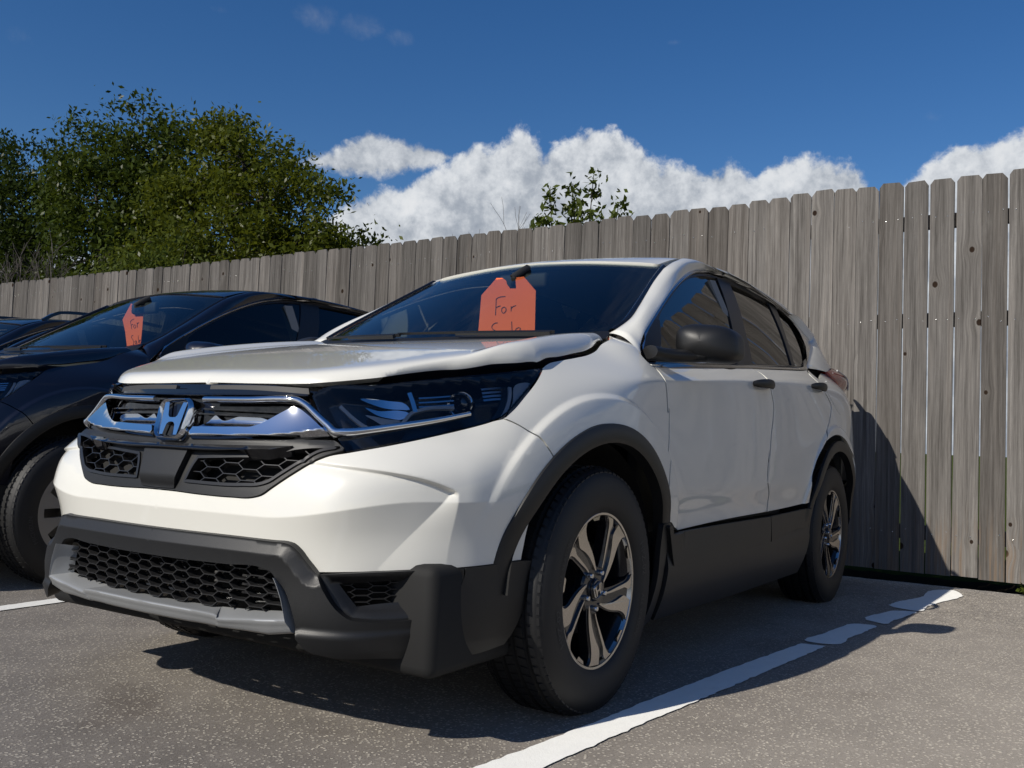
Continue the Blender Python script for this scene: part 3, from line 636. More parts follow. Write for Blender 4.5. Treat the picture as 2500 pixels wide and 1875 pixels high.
def leaves(name, cl, n, size, spread, mat, parent, seed):
    """cl: clump centres (k,3) with weights; n leaves each a folded rhomb"""
    g = np.random.default_rng(seed); i = g.integers(0, len(cl), n); c = cl[i]+g.normal(0, 1, (n, 3))*spread*np.array([1, 1, .7])
    a = g.normal(0, 1, (n, 3)); a[:, 2] -= .35; a /= np.linalg.norm(a, axis=1)[:, None]
    b = np.cross(a, g.normal(0, 1, (n, 3))+[0, 0, 1.0]); b /= np.linalg.norm(b, axis=1)[:, None]+1e-9; s = size*g.uniform(.6, 1.35, (n, 1))
    V = np.stack([c-a*s*.5, c+b*s*.24, c+a*s*.5, c-b*s*.24], 1).reshape(-1, 3)
    me = bpy.data.meshes.new(name); me.vertices.add(4*n); me.vertices.foreach_set('co', V.ravel()); me.loops.add(4*n); me.loops.foreach_set('vertex_index', np.arange(4*n)); me.polygons.add(n)
    me.polygons.foreach_set('loop_start', np.arange(n)*4); me.polygons.foreach_set('loop_total', np.full(n, 4)); me.update(calc_edges=True); me.validate()
    return link(name, me, mat, parent)
def branches(name, segs, mat, parent):
    V, F = [], []
    for p, q, r0, r1 in segs:
        p, q = np.array(p, float), np.array(q, float); t = (q-p)/(np.linalg.norm(q-p)+1e-9); u = np.cross(t, [.3, .9, .2]); u /= np.linalg.norm(u); w = np.cross(t, u); k = len(V)
        for c, r in ((p, r0), (q, r1)): V += [tuple(c+r*(u*math.cos(x)+w*math.sin(x))) for x in np.linspace(0, 2*math.pi, 5, False)]
        F += [(k+j, k+(j+1) % 5, k+5+(j+1) % 5, k+5+j) for j in range(5)]
    return mesh(name, V, F, mat, parent, xf=False)
def grow(p, d, L, r, depth, rng, segs, tips, spread=.5, up=.12, split=(2, 3)):
    n = 3; d = np.array(d, float)
    for k in range(n):
        d = d+rng.normal(0, .10, 3)+[0, 0, up*.3]; d /= np.linalg.norm(d); q = p+d*L/n; segs.append((p, q, r*(1-.25*k/n), r*(1-.25*(k+1)/n))); p = q
    tips.append(p)
    if depth <= 0: return
    for _ in range(rng.integers(split[0], split[1]+1)):
        e = d+rng.normal(0, spread, 3)+[0, 0, up]; e /= np.linalg.norm(e); grow(p, e, L*rng.uniform(.62, .85), r*.62, depth-1, rng, segs, tips, spread, up, split)
def tree(label, base, blobs, n, size, mat, seed, group=None, name='leafy_tree', ncl=240, spread=.24, trunk=.13):
    rng = np.random.default_rng(seed); t = empty(name, base); tag(t, label, 'tree', group)
    B = np.array(blobs, float); B[:, :3] -= np.array(base); vol = (B[:, 3]*B[:, 4]*B[:, 5])**(2/3); segs = []
    h = B[:, 2].max()
    tp = [np.array((0, 0, -.2))]
    for k in range(6): tp.append(tp[-1]+np.array([rng.normal(0, .08), rng.normal(0, .08), h*.75/6]))
    for k in range(6): segs.append((tp[k], tp[k+1], trunk*(1-.12*k), trunk*(1-.12*(k+1))))
    cl = []
    for b, v in zip(B, vol):
        k = max(10, int(ncl*v/vol.sum())); u = rng.normal(0, 1, (k, 3)); u /= np.linalg.norm(u, axis=1)[:, None]; rad = rng.uniform(.45, 1.0, (k, 1))**.5*rng.uniform(.86, 1.10, (k, 1)); c = b[:3]+u*rad*b[3:6]; cl.append(c)
        a = tp[rng.integers(3, 6)]; m_ = (a+b[:3])/2+rng.normal(0, .15, 3); segs += [(a, m_, trunk*.5, trunk*.35), (m_, b[:3], trunk*.35, trunk*.2)]
        for q in c[::3]: segs.append((b[:3]+(q-b[:3])*.1, q, trunk*.16, .006))
    branches('trunk', segs, MBK, t); leaves('crown', np.concatenate(cl), n, size, spread, mat, t, seed+1); return t
tg = 'trees behind the fence'
tree('dark green broadleaf tree at the far left edge, tallest behind the fence', (-11, -22.6, -.2), [(-11, -23.2, 6.6, 1.9, 1.9, 1.9), (-11, -21.4, 5.6, 1.4, 1.5, 1.5), (-10.6, -22.5, 4.4, 1.6, 2.1, 1.5), (-11.6, -24.0, 4.2, 1.6, 1.6, 2.0), (-10.5, -20.6, 4.5, 1.0, .9, 1.0)], 26000, .135, LG[0], 21, tg)
tree('dark green ash tree with knobbly top, second from the left behind the fence', (-10.5, -16.8, -.2), [(-10.5, -18.0, 6.9, .95, 1.0, .85), (-10.5, -16.3, 6.9, .95, 1.0, .95), (-10.5, -15.2, 7.1, .7, .7, .75), (-10.3, -17.0, 5.7, 1.4, 1.8, 1.2), (-10.6, -15.7, 5.7, 1.2, 1.2, 1.1), (-10.0, -16.4, 4.5, 1.4, 2.0, 1.1), (-10.0, -16.8, 3.3, 1.2, 1.6, .9), (-10.4, -18.9, 6.3, .5, .55, .45)], 30000, .125, LG[1], 33, tg)
tree('dark tree in the gap between the two left tall trees', (-14, -22.2, -.2), [(-14, -21.6, 4.4, 1.6, 2.1, 1.7), (-14, -24.6, 3.6, 1.6, 1.9, 1.9), (-14, -20.2, 3.2, 1.5, 1.8, 1.6)], 15000, .15, LG[0], 35, tg)
tree('broad yellow green tree with loose sprigs on top, rightmost of the big trees', (-9.3, -11.4, -.2), [(-9.3, -12.3, 5.7, .8, .8, .75), (-9.3, -13.2, 5.3, .65, .7, .6), (-9.2, -11.4, 5.7, .75, .8, .65), (-9.2, -10.7, 4.9, 1.0, 1.0, .9), (-9.2, -9.7, 4.2, .95, 1.0, .85), (-9.3, -12.6, 4.4, 1.2, 1.5, 1.0), (-8.9, -11.0, 3.8, 1.3, 1.6, 1.0), (-9.0, -9.2, 3.3, .8, .75, .8), (-8.9, -12.0, 2.9, 1.3, 1.7, .8), (-8.9, -9.9, 2.9, 1.1, 1.4, .8), (-9.4, -12.2, 6.35, .35, .4, .3)], 46000, .105, LG[2], 47, tg, ncl=420, spread=.20)
tree('bright green bushy tree leaning over the fence in front of the broad tree', (-7.6, -11.9, -.2), [(-7.6, -12.3, 3.0, .9, 1.2, .75), (-7.6, -11.0, 3.1, .9, 1.0, .8), (-7.5, -13.2, 2.6, .7, .8, .5), (-7.4, -11.9, 2.4, .9, 1.7, .7), (-7.7, -10.2, 2.7, .8, .9, .6)], 22000, .085, LG[3], 51, tg, ncl=260, spread=.16)
def bare(label, base, h, seed, depth=4, n=3, r=.022, mat=MDEAD, lean=0, spread=.42, name='bare_tree'):
    rng = np.random.default_rng(seed); t = empty(name, base); tag(t, label, 'tree', 'leafless trees behind the fence'); segs, tips = [], []
    grow(np.zeros(3), (0, lean, 1), h*.42, r, 0, rng, segs, tips); p = tips[-1]
    for k in range(n): grow(p, (rng.normal(0, .3), rng.normal(0, .45), 1), h*.30, r*.7, depth, rng, segs, tips, spread, .18)
    sm = [s for s in segs if s[2] > r*.3]; br = [s for s in segs if s[2] <= r*.3]
    branches('trunk', sm, mat, t)
    if br: branches('twigs', br, mat, t)['kind'] = 'stuff'
    return t
bare('grey dead tree with forked bare branches against the dark trees at left', (-7.4, -14.3, -.2), 3.2, 61, 4, 4, .05)
bare('low tangle of dead grey branches just over the fence at far left', (-6.6, -13.6, -.2), 3.0, 63, 5, 5, .035, spread=.6)
bare('leafless young tree fanning over the fence, left of the small green tree', (-6.2, -4.35, -.2), 2.35, 71, 4, 5, .022, spread=.40)
bare('thin leafless tree right behind the small green tree', (-7.0, -3.9, -.2), 2.75, 75, 4, 4, .022, spread=.36)
def young(label, base, stems, n, size, mat, seed):
    rng = np.random.default_rng(seed); t = empty('young_tree', base); tag(t, label, 'tree', 'small green trees just over the fence'); segs, cl = [], []
    for dy, dx_, h in stems:
        p = np.array((0., 0., 0.)); q = np.array((dx_*.6, dy*.6, h*.55)); e = np.array((dx_, dy, h)); segs += [(p, q, .022, .014), (q, e, .014, .004)]
        for k in np.linspace(.45, 1, 26): c = p*(1-k)**2+2*k*(1-k)*q+k*k*e; cl += [c+rng.normal(0, .05*(1.4-k)+.015, 3) for _ in range(3)]
    branches('trunk', segs, MBK, t); leaves('crown', np.array(cl), n, size, .040, mat, t, seed); return t
young('small bright green sapling rising above the fence top with upright leafy shoots', (-6.0, -2.65, -.2), [(-.62, .1, 3.15), (-.45, 0, 3.2), (-.2, .1, 3.6), (-.05, -.1, 3.72), (.1, .1, 3.45), (.25, 0, 3.75), (.38, .05, 3.3), (.5, -.1, 3.45), (-.3, .1, 3.3)], 3800, .085, LG[3], 81)
young('smallest green sapling barely clearing the fence, right of the bright one', (-6.2, -1.75, -.2), [(-.2, 0, 2.9), (0, .1, 3.1), (.15, 0, 3.2), (.35, 0, 2.95)], 900, .07, LG[1], 83)
# weed by the asphalt edge
wd = empty('weed', (-3.72, 1.76, 0)); tag(wd, 'tiny green weed at the asphalt edge by the fence', 'weed')
leaves('foliage', np.array([(0, 0, .03), (.01, .02, .05), (-.01, -.02, .04)]), 60, .035, .018, LG[3], wd, 5)
# the far side of the car park, seen in the chrome and the glass: a verge and a line of trees
sheet('grass_verge', 26.3, 60, -60, 60, -.02, mat_soil('verge_grass', (.035, .055, .012), (.085, .115, .03)))
g = np.random.default_rng(3); c = np.stack([g.uniform(62, 70, 700), g.uniform(-75, 75, 700), g.uniform(0, 1, 700)**1.3*5.5], 1)
tl = leaves('treeline', c, 16000, .9, .6, LG[1], None, 9); tag(tl, kind='stuff')
TR = {
 'HOOD': [(0.767,0.0,1),(0.7701,0.0522),(0.779,0.231),(0.7686,0.3992),(0.6872,0.5311),(0.5151,0.6572),(0.3989,0.7402),(0.3007,0.7879),(0.234,0.802,1),(0.2133,0.8012),(0.1811,0.7969),(0.1178,0.7903),(-0.0064,0.7742),(-0.1319,0.7574),(-0.2069,0.7417),(-0.3097,0.7101),(-0.365,0.7,1),(-0.335,0.55),(-0.285,0.3),(-0.255,0.0,1)],
 'BUMPER': [(0.0,0.5213,1),(0.1335,0.5213),(0.3302,0.5218),(0.495,0.5207),(0.531,0.5205),(0.5518,0.5164),(0.5721,0.5047),(0.5989,0.4785),(0.6277,0.4504,1),(0.7545,0.4566),(0.8921,0.4636),(1.0348,0.4676),(1.1516,0.4714),(1.2465,0.4755,1),(1.2533,0.5173),(1.2605,0.572),(1.2798,0.6471),(1.3126,0.6947),(1.3574,0.7466,1),(1.3082,0.7976,1),(1.2748,0.8183),(1.1973,0.8519),(1.1835,0.8558,1),(1.1588,0.851),(1.1206,0.8406),(0.9704,0.8062),(0.8335,0.7776),(0.6922,0.7506,1),(0.6462,0.742),(0.6073,0.7275),(0.5408,0.691),(0.4771,0.6527),(0.4462,0.6343),(0.4115,0.6262),(0.3347,0.6235),(0.2039,0.6238),(0.0561,0.627),(0.0,0.627,1)],
 'SURROUND': [(0.0,0.627,1),(0.0561,0.627),(0.2039,0.6238),(0.3347,0.6235),(0.4115,0.6262),(0.4462,0.6343),(0.4771,0.6527),(0.5408,0.691),(0.6073,0.7275),(0.6462,0.742),(0.6848,0.7522,1),(0.6866,0.7587,1),(0.62,0.8),(0.3,0.8),(0.0,0.8,1)],
 'UPMESH': [(0.1615,0.7176,1),(0.3166,0.725),(0.4596,0.7331),(0.5423,0.7514),(0.5833,0.7557),(0.6725,0.7572,1),(0.62,0.7469),(0.5752,0.7246),(0.5006,0.6833),(0.4736,0.6681),(0.4415,0.6591),(0.3728,0.6541),(0.1278,0.6529,1),(0.1457,0.6962)],
 'TRIM': [(0.0,0.5253,1),(0.1713,0.5253),(0.3539,0.5255),(0.5079,0.5244),(0.542,0.5243),(0.5608,0.5202),(0.5797,0.5086),(0.6051,0.4829),(0.6325,0.4553,1),(0.6379,0.4512,1),(0.7141,0.3575),(0.7301,0.3492),(0.747,0.3471),(0.9384,0.3505),(0.9712,0.3559),(0.9953,0.373),(1.035,0.4499,1),(1.0351,0.4673,1),(1.1469,0.4711),(1.2429,0.475),(1.2926,0.4736,1),(1.2817,0.4039),(1.2659,0.3491),(1.2363,0.2865),(1.2087,0.226,1),(1.0825,0.2257),(0.9067,0.2456),(0.7903,0.2621),(0.6912,0.2701),(0.6276,0.2825),(0.6021,0.3045,1),(0.5942,0.3344),(0.5809,0.3694),(0.5564,0.414),(0.5303,0.4371),(0.5157,0.4514),(0.4966,0.4571),(0.3534,0.4565),(0.1695,0.4537),(0.0,0.4537,1)],
 'FOG': [(0.6358,0.4483,1),(0.7538,0.458),(0.8883,0.4641),(1.0303,0.4668,1),(1.0313,0.4509),(0.9922,0.3746),(0.9691,0.3577),(0.9377,0.3525),(0.7475,0.3443),(0.7314,0.3465),(0.7147,0.3546)],
 'FOGHOLE': [(0.6885,0.4245,1),(0.8104,0.4342),(0.9682,0.4387,1),(0.9495,0.3962),(0.9381,0.3875),(0.9205,0.3854),(0.8134,0.3778),(0.7397,0.3711,1),(0.7136,0.3964)],
 'LOWMESH': [(0.0,0.447,1),(0.1321,0.447),(0.3301,0.4502),(0.4836,0.451),(0.5028,0.4452),(0.5172,0.4316),(0.5254,0.4176),(0.5362,0.3837),(0.546,0.3516,1),(0.4516,0.3433),(0.3274,0.3385),(0.1448,0.3365),(0.0,0.3365,1)],
 'SKT': [(0.0,0.3325),(0.129,0.3325),(0.217,0.3336),(0.2892,0.3342),(0.3049,0.3345),(0.4175,0.3385),(0.498,0.3439),(0.5398,0.3469),(0.533,0.3759),(0.5217,0.4136),(0.5142,0.4278)],
 'SKL': [(0.0,0.334),(0.2024,0.334),(0.2778,0.3331),(0.3387,0.3305),(0.3524,0.3238),(0.4517,0.3321),(0.5224,0.3377),(0.5743,0.3419),(0.5618,0.3851),(0.5449,0.4239),(0.5359,0.4388)],
 'SKB': [(0.0,0.2986),(0.1802,0.2986),(0.2597,0.2993),(0.3234,0.2983),(0.3376,0.2969),(0.4417,0.2988),(0.5157,0.2987),(0.5895,0.3098),(0.5634,0.375),(0.541,0.419),(0.5304,0.4357)],
 'LAMP': [(0.5681,0.8938,1),(0.5938,0.9094),(0.7666,0.9282),(0.9976,0.9566),(1.2679,0.9885),(1.4328,1.0086,1),(1.3716,0.9742),(1.2872,0.9253),(1.2267,0.887),(1.1798,0.8608),(1.1212,0.8427),(0.9708,0.8085),(0.8337,0.7798),(0.6904,0.7525,1),(0.6424,0.8081),(0.598,0.8501)],
 'CHROMEBAR': [(0.139,0.875),(0.3429,0.877),(0.4945,0.8799),(0.5286,0.8774),(0.5528,0.8672),(0.5936,0.8401),(0.6327,0.8134),(0.6601,0.7952),(0.6811,0.7956),(0.7107,0.7975),(0.7368,0.8012),(0.8359,0.8169),(0.9403,0.8341),(1.0767,0.8598)],
 'WING': [(0.1057,0.7648,1),(0.1037,0.7855,1),(0.1148,0.7986,1),(0.2099,0.8001),(0.3254,0.8029),(0.3742,0.8041),(0.4134,0.8149),(0.44,0.8263),(0.4784,0.8448),(0.5155,0.8614,1),(0.5282,0.8588),(0.5694,0.8385),(0.6096,0.8107),(0.6418,0.7879,1),(0.6021,0.7828),(0.5039,0.7729),(0.3937,0.7681),(0.2373,0.7654)],
 'WINGFOLD': [(0.1035,0.7753),(0.2335,0.7777),(0.3906,0.7816),(0.5013,0.7859),(0.6231,0.7982)],
 'SHELF': [(0.1753,0.8374,1),(0.2114,0.8223),(0.2871,0.8338),(0.3812,0.8328),(0.4182,0.8209),(0.4135,0.8145,1),(0.3742,0.8041),(0.3254,0.8029),(0.2099,0.8001),(0.1148,0.7986,1)],
 'SLATS': [(0.1828,0.8511),(0.4902,0.8555),(0.1894,0.839),(0.4648,0.8451)],
 'BLADE': [(0.0,0.7495,1),(0.1368,0.7495),(0.3681,0.7531),(0.5374,0.7559,1),(0.484,0.7439),(0.4019,0.7383),(0.2821,0.7326),(0.0,0.7326,1)],
 'UPPER': [(0.0,0.915,1),(0.1777,0.8948),(0.3703,0.894),(0.556,0.8977,1),(0.5273,0.8862),(0.3415,0.8836),(0.1371,0.8811),(0.0,0.885,1)],
 'FENDER': [(0.2038,1.0125,1),(0.1761,1.024),(0.1466,1.0336),(0.0981,1.0435),(0.0043,1.0609),(-0.096,1.0813),(-0.1615,1.1011),(-0.2251,1.1306),(-0.4312,1.1859,1),(-0.3742,1.1069,1),(-0.3778,1.0899),(-0.391,1.0749,1),(-0.4155,1.0509),(-0.4127,1.024),(-0.4226,0.9791),(-0.4363,0.9115),(-0.4407,0.9213),(-0.437,0.8353),(-0.4131,0.7221),(-0.4155,0.6372),(-0.4477,0.5339,1),(-0.4145,0.532,1),(-0.3795,0.61),(-0.3551,0.6668),(-0.3055,0.7365),(-0.2084,0.7983),(-0.1231,0.8311),(-0.0418,0.8495),(0.0368,0.8557),(0.1234,0.8429),(0.1874,0.8204),(0.247,0.7905),(0.2943,0.7466,1),(0.3369,0.7976,1),(0.3626,0.8183),(0.4214,0.8518),(0.4324,0.8557,1),(0.3912,0.8824),(0.3338,0.9239),(0.2617,0.9726),(0.2084,1.0081,1)],
 'DOORF': [(-0.3986,1.0756,1),(-0.424,1.0523),(-0.4199,1.0252),(-0.4284,0.9794),(-0.4423,0.9117),(-0.4452,0.9215),(-0.4417,0.8354),(-0.4174,0.7221),(-0.4198,0.6371),(-0.4535,0.5336,1),(-0.4985,0.5323),(-0.5263,0.516),(-0.578,0.4998,1),(-1.0509,0.5131),(-1.5804,0.5211,1),(-1.5803,0.5864),(-1.5224,0.6709),(-1.5375,0.792),(-1.5325,0.649),(-1.5435,0.7651),(-1.5629,0.8628),(-1.5886,0.9289),(-1.5941,0.9949),(-1.562,1.0588),(-1.5525,1.091),(-1.56,1.104),(-1.5761,1.1323),(-1.5503,1.1536,1),(-1.5268,1.155),(-1.1156,1.1286),(-1.0965,1.1317),(-0.7442,1.1057)],
 'DOORR': [(-1.5604,1.1538,1),(-1.5856,1.1337),(-1.5688,1.1046),(-1.5588,1.0914),(-1.5693,1.0593),(-1.6015,0.9953),(-1.597,0.9292),(-1.5712,0.863),(-1.5517,0.7651),(-1.5397,0.6488),(-1.5483,0.7921),(-1.5331,0.6708),(-1.5913,0.586),(-1.5912,0.5207,1),(-1.9292,0.5293),(-2.1817,0.5401,1),(-2.1624,0.6397),(-2.2215,0.732),(-2.2838,0.7877),(-2.3493,0.8258),(-2.3903,0.8453,1),(-2.4292,0.8839),(-2.5046,0.9434),(-2.5582,0.996),(-2.5859,1.0404),(-2.5431,1.0766),(-2.4927,1.1135),(-2.4839,1.1471),(-2.4732,1.1783),(-2.5876,1.2318,1),(-2.3765,1.2115),(-2.1634,1.1961)],
 'QUARTER': [(-2.607,1.2341,1),(-2.4915,1.1805),(-2.5016,1.1491),(-2.5062,1.1151),(-2.5545,1.078),(-2.5978,1.041),(-2.5677,0.9964),(-2.5133,0.9437),(-2.4331,0.884),(-2.3992,0.8485,1),(-2.4683,0.8658),(-2.5931,0.884),(-2.7055,0.8805),(-2.8212,0.8566),(-2.9397,0.8048),(-3.07,0.75),(-3.11,0.62),(-3.12,0.53,1),(-3.6,0.53,1),(-3.62,0.8),(-3.58,1.0),(-3.52,1.13),(-3.47,1.245,1),(-2.9,1.238),(-2.6,1.22)],
 'FUELDOOR': [(-2.5425,1.1252,1),(-2.7038,1.1297,1),(-2.8894,1.0593),(-2.8836,1.007,1),(-2.7539,1.0062),(-2.6345,1.0626)],
 'DLO': [(-0.4543,1.0893,1),(-0.4369,1.119),(-0.4505,1.144),(-0.5099,1.1902),(-0.6273,1.2575),(-0.8131,1.3516),(-0.9582,1.4177),(-1.1292,1.4862),(-1.2985,1.5429),(-1.4347,1.5766),(-1.6153,1.6068),(-1.8249,1.6233),(-1.8398,1.6269),(-2.1675,1.6225),(-2.5586,1.6203),(-2.7995,1.5852),(-2.9769,1.5203),(-3.0729,1.459),(-3.101,1.4353,1),(-2.9292,1.367),(-2.7289,1.293),(-2.6031,1.2533,1),(-2.3288,1.232),(-1.6198,1.1797),(-1.1644,1.1442),(-1.1261,1.1407),(-0.6447,1.1021)],
 'WINF': [(-0.6755,1.2636,1),(-0.7336,1.3011),(-0.8742,1.3694),(-1.0477,1.4467),(-1.2012,1.5054),(-1.3421,1.5467),(-1.4866,1.575),(-1.718,1.6024,1),(-1.6803,1.5198),(-1.5791,1.3526),(-1.4796,1.198),(-1.4525,1.1692,1),(-0.755,1.1134),(-0.5303,1.096,1),(-0.6223,1.178)],
 'WINR': [(-1.8958,1.6059,1),(-2.1775,1.6073),(-2.5132,1.601,1),(-2.4849,1.5057),(-2.4424,1.3989),(-2.3906,1.2941),(-2.3673,1.2392,1),(-2.0448,1.2135),(-1.6758,1.1887,1),(-1.7521,1.3393),(-1.8487,1.4967)],
 'WINQ': [(-2.6658,1.6062,1),(-2.7887,1.5803),(-2.9414,1.5213),(-3.039,1.4619),(-3.082,1.4288,1),(-2.9292,1.367),(-2.7376,1.2979),(-2.5974,1.2549,1),(-2.4275,1.2404,1),(-2.4766,1.3303),(-2.56,1.4657)],
 'RL0': [(-0.372,1.1055),(-0.4431,1.187)],
 'RAIL1': [(-0.4346,1.1462),(-0.4939,1.1943),(-0.613,1.2618),(-0.7999,1.3561),(-0.9461,1.4234),(-1.1194,1.494),(-1.2876,1.5519),(-1.4241,1.586),(-1.603,1.6153),(-1.8403,1.6353),(-1.8324,1.6292),(-2.1625,1.6267),(-2.5597,1.6279),(-2.8037,1.5944),(-2.9833,1.5308),(-3.0963,1.4728),(-3.1442,1.4421),(-3.0073,1.3878),(-2.8209,1.3139),(-2.6379,1.244)],
 'RAIL2': [(0.6988,1.2008),(0.7055,1.2522),(0.6872,1.3147),(0.6624,1.3825),(0.639,1.4448),(0.6221,1.5024),(0.6171,1.537)],
 'WSEDGE': [(0.6775,1.196),(0.6853,1.2314),(0.6726,1.2851),(0.655,1.3417),(0.6237,1.433),(0.6019,1.4988),(0.5901,1.5475)],
 'BELTLOW': [(-0.3968,1.0781),(-0.7385,1.1036),(-1.086,1.128),(-1.1192,1.1298),(-1.531,1.1563),(-2.173,1.1988),(-2.3882,1.2144),(-2.5752,1.234)],
 'BELTUP': [(-0.4581,1.0889),(-0.7543,1.1125),(-1.1252,1.1397),(-1.1638,1.1435),(-1.6191,1.179),(-2.3277,1.2312),(-2.6017,1.2524),(-2.6754,1.2669)],
}
LUV = np.array([[(0.5381,0.9762),(0.6129,0.9783),(0.6862,0.9809),(0.7597,0.9839),(0.8346,0.9872),(0.912,0.991),(0.9926,0.9951),(1.0772,0.9997),(1.1658,1.0046),(1.2564,1.0097),(1.35,1.0152),(1.4511,1.0215)],[(0.545,0.9352),(0.618,0.9373),(0.6896,0.9397),(0.7612,0.9425),(0.8339,0.9455),(0.9091,0.9489),(0.9876,0.9527),(1.0699,0.9567),(1.1563,0.961),(1.2456,0.9656),(1.3382,0.9705),(1.4367,0.9759)],[(0.5511,0.8948),(0.623,0.8968),(0.693,0.8991),(0.7625,0.9016),(0.833,0.9044),(0.9059,0.9074),(0.9821,0.9107),(1.0621,0.9143),(1.1461,0.918),(1.2339,0.922),(1.3256,0.9263),(1.4223,0.9309)],[(0.5568,0.8548),(0.6278,0.8568),(0.6962,0.859),(0.7637,0.8613),(0.8318,0.8638),(0.9021,0.8665),(0.9757,0.8694),(1.0531,0.8724),(1.1345,0.8756),(1.22,0.879),(1.3104,0.8826),(1.4061,0.8865)],[(0.5627,0.8152),(0.6327,0.8173),(0.6994,0.8195),(0.7647,0.8217),(0.8303,0.824),(0.8979,0.8263),(0.9687,0.8288),(1.0433,0.8313),(1.122,0.8339),(1.2048,0.8367),(1.2932,0.8396),(1.388,0.8426)],[(0.5693,0.7761),(0.638,0.7785),(0.7025,0.7807),(0.7653,0.7828),(0.8285,0.7849),(0.8935,0.7869),(0.9615,0.789),(1.0336,0.791),(1.1099,0.7931),(1.1904,0.7952),(1.2767,0.7974),(1.3706,0.7996)],[(0.5773,0.7378),(0.6439,0.7405),(0.7057,0.7429),(0.7654,0.745),(0.8251,0.7469),(0.8869,0.7486),(0.952,0.7502),(1.0214,0.7517),(1.0954,0.7531),(1.1743,0.7546),(1.2594,0.756),(1.3532,0.7573)]])
def lampuv(u, v):
    """shape points of the lamp insides, given on a 2212-unit wide drawing of the lamp, as chart parameters"""
    a = min(max(u/2150*11, 0), 10.999); b = min(max((v-40)/820*6, 0), 5.999); i, j = int(a), int(b); f, g = a-i, b-j
    q = (LUV[j, i]*(1-f)+LUV[j, i+1]*f)*(1-g)+(LUV[j+1, i]*(1-f)+LUV[j+1, i+1]*f)*g; return (float(q[0]), float(q[1]))
# ================================================================== CARS
def p3(ch, pts, off=0):
    uv = np.array([q[:2] for q in pts], float); P, N = surf(ch, uv, off); return P, N
def mir(P): return np.asarray(P)*[1, -1, 1]
_ZR = [(.22, 1.40), (0, 1.587)]
WST = Spl([(0, 1.587), (.22, 1.578), (.43, 1.562), (.59, 1.5475), (.63, 1.542)])
def hexmesh(name, ch, poly, w, h, bar, depth, off, mat, parent, half=None, rowshift=0, a0=0):
    """flat-topped honeycomb of bars standing on a chart, clipped to poly; w cell pitch across, h cell pitch up (metric)"""
    sc = np.array(SCL[ch]); O = subdiv(poly, .01, True, sc)*sc; lo, hi = O.min(0)-[w, h], O.max(0)+[w, h]
    tri = w*.30; segs = set()
    cols = int((hi[0]-lo[0])/(w*.75))+3; rows = int((hi[1]-lo[1])/h)+3
    q = lambda x, y: (round(x, 5), round(y, 5))
    for c in range(-2, cols):
        for r in range(-2, rows):
            x = math.floor(lo[0]/(w*1.5))*(w*1.5)+a0+c*w*.75; y = math.floor(lo[1]/h)*h+rowshift+r*h+(h/2 if c % 2 else 0)
            a = w/4; P = [(x-w/2, y), (x-a, y+h/2), (x+a, y+h/2), (x+w/2, y), (x+a, y-h/2), (x-a, y-h/2)]
            for i in range(6):
                e = tuple(sorted((q(*P[i]), q(*P[(i+1) % 6])))); segs.add(e)
    A, B = [], []
    for a, b in sorted(segs):
        a, b = np.array(a), np.array(b)
        for k in range(4): A.append(a+(b-a)*k/4); B.append(a+(b-a)*(k+1)/4)
    A, B = np.array(A), np.array(B); ok = inside((A+B)/2, O); A, B = A[ok], B[ok]
    if half is not None:
        ok = ((A+B)/2)[:, half] > -1e-6; A, B = A[ok], B[ok]
    PA, NA = surf(ch, A/sc, off); PB, NB = surf(ch, B/sc, off); t = PB-PA; t /= np.linalg.norm(t, axis=1)[:, None]+1e-9; s = np.cross(t, NA); s /= np.linalg.norm(s, axis=1)[:, None]+1e-9
    V, F = [], []
    for i in range(len(A)):
        k = len(V); n = NA[i]; e = t[i]*bar*.3
        for P in (PA[i]-e, PB[i]+e): V += [P-s[i]*bar*.5, P+s[i]*bar*.5, P+s[i]*bar*.9-n*depth, P-s[i]*bar*.9-n*depth]
        F += [(k, k+1, k+5, k+4), (k+1, k+2, k+6, k+5), (k+3, k, k+4, k+7)]
    V = np.array(V)
    if half is not None: n = len(V); V = np.concatenate([V, V*[1, -1, 1]]); F += [tuple(i+n for i in f[::-1]) for f in F]
    return mesh(name, V, F, mat, parent, smooth=False)
def polar(r, deg): a = math.radians(deg); return (-r*math.cos(a), r*math.sin(a))
def fill_strip(left, right, n=14):
    L = np.array([polar(*p) for p in crom2(left, n)]); Rr = np.array([polar(*p) for p in crom2(right, n)]); return np.concatenate([L, Rr[::-1]])
def crom2(pts, n):
    p = np.array(pts, float); c = crom(np.c_[p, np.zeros(len(p))], 5)[:, :2]; i = np.linspace(0, len(c)-1, n); return np.stack([np.interp(i, range(len(c)), c[:, k]) for k in (0, 1)], 1)
def text_mesh(txt, size):
    cu = bpy.data.curves.new('t', 'FONT'); cu.body = txt; cu.size = size; cu.extrude = 0; cu.resolution_u = 3; o = bpy.data.objects.new('t', cu); COL.objects.link(o)
    dg = bpy.context.evaluated_depsgraph_get(); me = bpy.data.meshes.new_from_object(o.evaluated_get(dg)); V = np.array([v.co[:] for v in me.vertices]); F = [tuple(p.vertices) for p in me.polygons]
    bpy.data.objects.remove(o); bpy.data.curves.remove(cu); bpy.data.meshes.remove(me); return V, F
TYRE = [(-.100, .232), (-.108, .240), (-.1155, .262), (-.1175, .29), (-.1150, .318), (-.109, .338), (-.1015, .352), (-.094, .360), (-.086, .3645), (-.070, .3670), (-.0665, .3600), (-.0595, .3600), (-.056, .3680), (-.028, .3688), (-.0245, .3612), (-.0175, .3612), (-.014, .3690)]
TYREF = TYRE+[(-y, r) for y, r in TYRE[::-1]]
